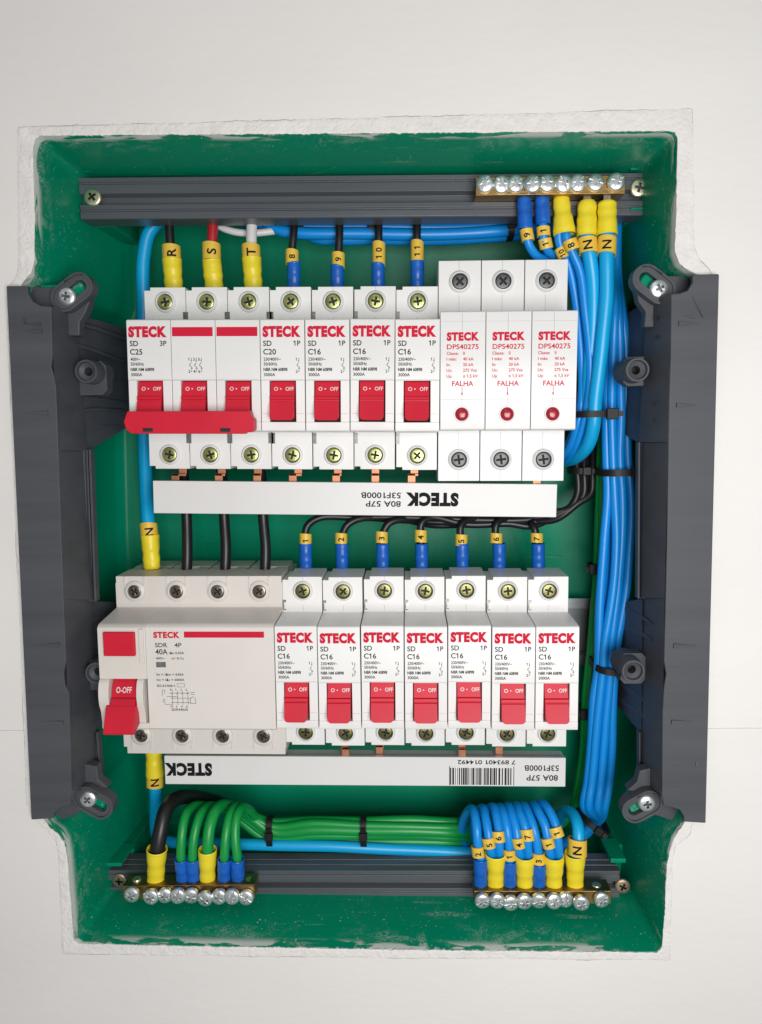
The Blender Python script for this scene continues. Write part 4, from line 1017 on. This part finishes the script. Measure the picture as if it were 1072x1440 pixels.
# --- green earth wires: left bar, along the bottom, up the right side
GG = 'green earth wires'
GRT = [(845, 640), (843, 700), (839, 800), (832, 900), (824, 983), (819, 1067), (809, 1122)]
def green_path(pts, row, k):
    y0 = (1152, 1159, 1166, 1173, 1180)[row]; Yd = (50, 47, 46.5, 47.5, 50)[row]
    w1 = lambda x: 1.5 * math.sin(x * .02 + row * 2)
    p = pts + [(385, y0 + 4 + .4 * w1(385), Yd + 1), (440, y0 + 1 + w1(440), Yd), (512, y0 + 2, Yd), (580, y0 + 2 + w1(580), Yd), (640, y0 + 4, Yd + 2), (700, y0 + 4, 60), (770, 1160 + row * 3, 64), (800, 1140 + row * 2, 63)]
    for x, y in reversed(GRT): p.append((x + (1, 5, 8, 11, 13)[k], y, (55, 53, 58, 62, 60)[k]))
    return p + [(850 + k * 4, 560, 62), (858 + k * 4, 470, 62), (864 + k * 3, 400, 62), (862, 330, 66), (858, 290, 68)]
GL = [((258, 1234), [(255, 1207, 21), (256, 1170, 23), (261, 1146, 28), (272, 1134, 36), (290, 1134, 43), (320, 1142, 49)], 4, 'blue sleeve, first from the left'),
      ((272, 1234), [(271, 1207, 21), (274, 1172, 23), (281, 1147, 28), (292, 1134, 36), (308, 1135, 43), (335, 1144, 49)], 3, 'blue sleeve, second from the left'),
      ((292, 1234), [(292, 1200, 20), (294, 1165, 22), (301, 1143, 27), (312, 1132, 35), (325, 1134, 42), (345, 1143, 47)], 2, 'yellow sleeve'),
      ((315, 1234), [(316, 1207, 21), (318, 1172, 23), (323, 1147, 28), (331, 1134, 35), (342, 1137, 42), (356, 1149, 47)], 1, 'blue sleeve right of the yellow one'),
      ((335, 1234), [(334, 1207, 21), (331, 1172, 23), (334, 1148, 27), (341, 1136, 34), (351, 1140, 41), (361, 1150, 48)], 0, 'blue sleeve nearest the box middle')]
for k, ((fx, fyy), pts, row, lab) in enumerate(GL):
    ye = lab.startswith('yellow')
    wire('green wire looping from the bottom left bar, ' + lab, green_path([(fx, fyy - 8, 22)] + pts, row, k), 2.15 if not ye else 2.6, 'green_wire',
         ((pts[0][0], 1194 if ye else 1207, 21), (fx, 1246, 23), 4.1 if ye else 3.1, 3.6 if ye else 3.0, FY if ye else FB), (), GG)
wire('thick black wire with a yellow sleeve, leftmost on the bottom left bar', [(220.5, 1206, 21.5), (221, 1198, 21), (226, 1168, 23), (233, 1140, 28), (246, 1124, 36), (266, 1120, 46), (292, 1124, 56), (330, 1136, 66)], 3.4, 'black', ((221, 1193, 21), (219, 1243, 23), 4.6, 3.9, FY))
# --- three thick bridges from the three pole breaker to the wide breaker
for i, (xa, xb) in enumerate(((258, 263), (311, 317), (366, 373))):
    wire('thick black bridge wire into the %s pole of the wide breaker' % ('second', 'third', 'fourth')[i],
         [(xb, 802, 43), (xb + .5, 770, 44), (xb - 1 - i, 725, 46), ((xa + xb) / 2, 690, 46), (xa, 655, 44), (xa, 640, 44)], 2.45, 'black', group='thick black bridge wires')
# --- black wires 1..7 of the lower row
BG = 'black wires to the lower breakers'
LB = [('1', 430, 753, 430, 769, 751, 432, 741, 450, 728), ('2', 481, 768, 480, 765, 750, 487, 740, 508, 729), ('3', 538, 768, 537, 764, 748, 545, 738, 562, 730), ('4', 593, 766, 592, 763, 746, 593, 736, 606, 728),
      ('5', 650, 768, 649, 768, 752, 648, 740, 656, 731), ('6', 702, 768, 698, 764, 750, 698, 738, 706, 730), ('7', 757, 768, 755, 763, 750, 752, 742, 748, 735)]
for i, (t, x, yf, xm, ym0, ym1, xa, ya, xb, yb) in enumerate(LB):
    yr = 729 + (i % 4) * 3.2; Yr = 52 + (i % 3) * 4
    pts = [(x, 785, 48), (xm, ym0, 48), (xa, ya, 48), (xb, yb, 50)]
    if i < 6: pts += [(xx, yr + 2.5 * math.sin(xx * .02 + i), Yr) for xx in range(int(xb) + 50, 740, 60)] + [(748, yr + 1, Yr)]
    e = i * 2.8
    pts += [(778 + e * .3, 729 + (6 - i) * -1.2, 54 + (i % 3) * 3), (800 + e * .8, 716 - i * 1.5, 55 + (i % 3) * 3), (812 + e * 1.1, 695, 56 + (i % 3) * 3), (811 + e * 1.3, 662, 57 + (i % 3) * 3), (808 + e * 1.5, 630, 60 + (i % 3) * 3), (806 + e, 560, 66), (800, 500, 68)]
    wire('black wire with a blue sleeve marked %s above the lower breakers' % t, pts, 1.75, 'black', ((x, 764, 48), (x + .5, 800, 48), 3.05, 2.95, FB), [(t, (xm, ym0, 48), (xm, ym1, 48), 2.85, 2.6)], BG)

# ------------------------------------------------------------------ cable ties
def tie(label, c, half, depth, ang=0., width=2.8, head=0, Yc=None):
    """c: px centre and depth; half: half span in px; ang: tilt of the band in degrees; head: -1/0/1 side of the lock"""
    p = P(*c); e = (P(c[0] + 1, c[1], c[2]) - p).length
    a = half * e; o = thing('cable_tie', label, 'cable tie', p, 0, 'black cable ties')
    r_ = math.radians(ang); u = Vector((math.cos(r_), 0, math.sin(r_))); ax_ = Vector((-math.sin(r_), 0, math.cos(r_))); v = Vector((0, 1, 0))
    m = MB(); K = 40; vs = []
    for k in range(K):
        t = 2 * math.pi * k / K; cu, su = math.cos(t), math.sin(t)
        q = lambda s: u * (math.copysign(abs(cu) ** .7, cu) * (a + s)) + v * (math.copysign(abs(su) ** .7, su) * (depth + s))
        vs += [p + q(0) - ax_ * width / 2, p + q(.9) - ax_ * width / 2, p + q(.9) + ax_ * width / 2, p + q(0) + ax_ * width / 2]
    m.add(vs, [(k * 4 + j, k * 4 + (j + 1) % 4, ((k + 1) % K) * 4 + (j + 1) % 4, ((k + 1) % K) * 4 + j) for k in range(K) for j in range(4)])
    m.build('strap', M['tie'], o, p, sharp=30)
    hc = p + u * (a * head * .72) - v * (depth + 1.0)
    lk = 2.5 if head else 1.9
    hb = MB(); hs = [hc + u * (sx * lk) + ax_ * (sz * min(2.4, lk)) + v * sy for sy in (-1.2, 1.2) for sx, sz in ((-1, -1), (1, -1), (1, 1), (-1, 1))]
    hb.hexa(hs); hb.build('lock', M['tie'], o, p, bevel=.4)
    tb = MB(); te = hc + u * (head or 1) * 2.4
    tb.hexa([te + ax_ * s * 1.1 + v * y for y in (-.6, .2) for s in (-1, 1)][:0] or [te - ax_ * 1.1 - v * .5, te + u * (head or 1) * 2.2 - ax_ * 1.1 - v * .9, te + u * (head or 1) * 2.2 + ax_ * 1.1 - v * .9, te + ax_ * 1.1 - v * .5,
             te - ax_ * 1.1 + v * .3, te + u * (head or 1) * 2.2 - ax_ * 1.1 - v * .1, te + u * (head or 1) * 2.2 + ax_ * 1.1 - v * .1, te + ax_ * 1.1 + v * .3])
    tb.build('tail', M['tie'], o, p)
tie('black cable tie around the front blue wires beside the surge protectors', (830, 583, 42), 27, 13, 0, 2.8, 1)
tie('black cable tie around the thick blue bundle, nearest the surge protectors', (868, 663, 45), 25, 11, 1, 3.0, 1)
tie('black cable tie around the thick blue bundle at the lower bracket boss', (853, 935, 45), 19, 11, -8, 3.0, 1)
tie('small black cable tie on the green wires at the lower end of the blue bundle', (826, 998, 57), 9, 5.5, 0, 2.6, -1)
tie('small black cable tie on the green wires right of the lowest blue sleeves', (838, 797, 57), 8, 5.5, 0, 2.6, -1)
tie('black cable tie at the foot of the vertical blue bundle', (834, 1152, 50), 21, 10, -35, 2.8, 0)
tie('black cable tie around the black wires behind the surge protectors', (819, 661, 60), 17, 8, 0, 2.8, 0)
for (x, y, h, d, l) in ((717, 321, 14, 6.5, 'black cable tie on the horizontal blue wires beside the top neutral bar'), (424, 319, 13, 6.5, 'black cable tie on the horizontal blue wires beside the black wire marked 8'), (524, 320, 14, 7, 'black cable tie on the horizontal blue wires beside the black wire marked 10')):
    tie(l, (x, y, 57), h, d, 90, 2.8, 0)
for (x, l) in ((381, 'black cable tie on the green wires next to their loops'), (512, 'black cable tie on the green wires in the middle of the bottom')):
    tie(l, (x, 1168, 48), 18.5, 4.6, 90, 2.9, 0)
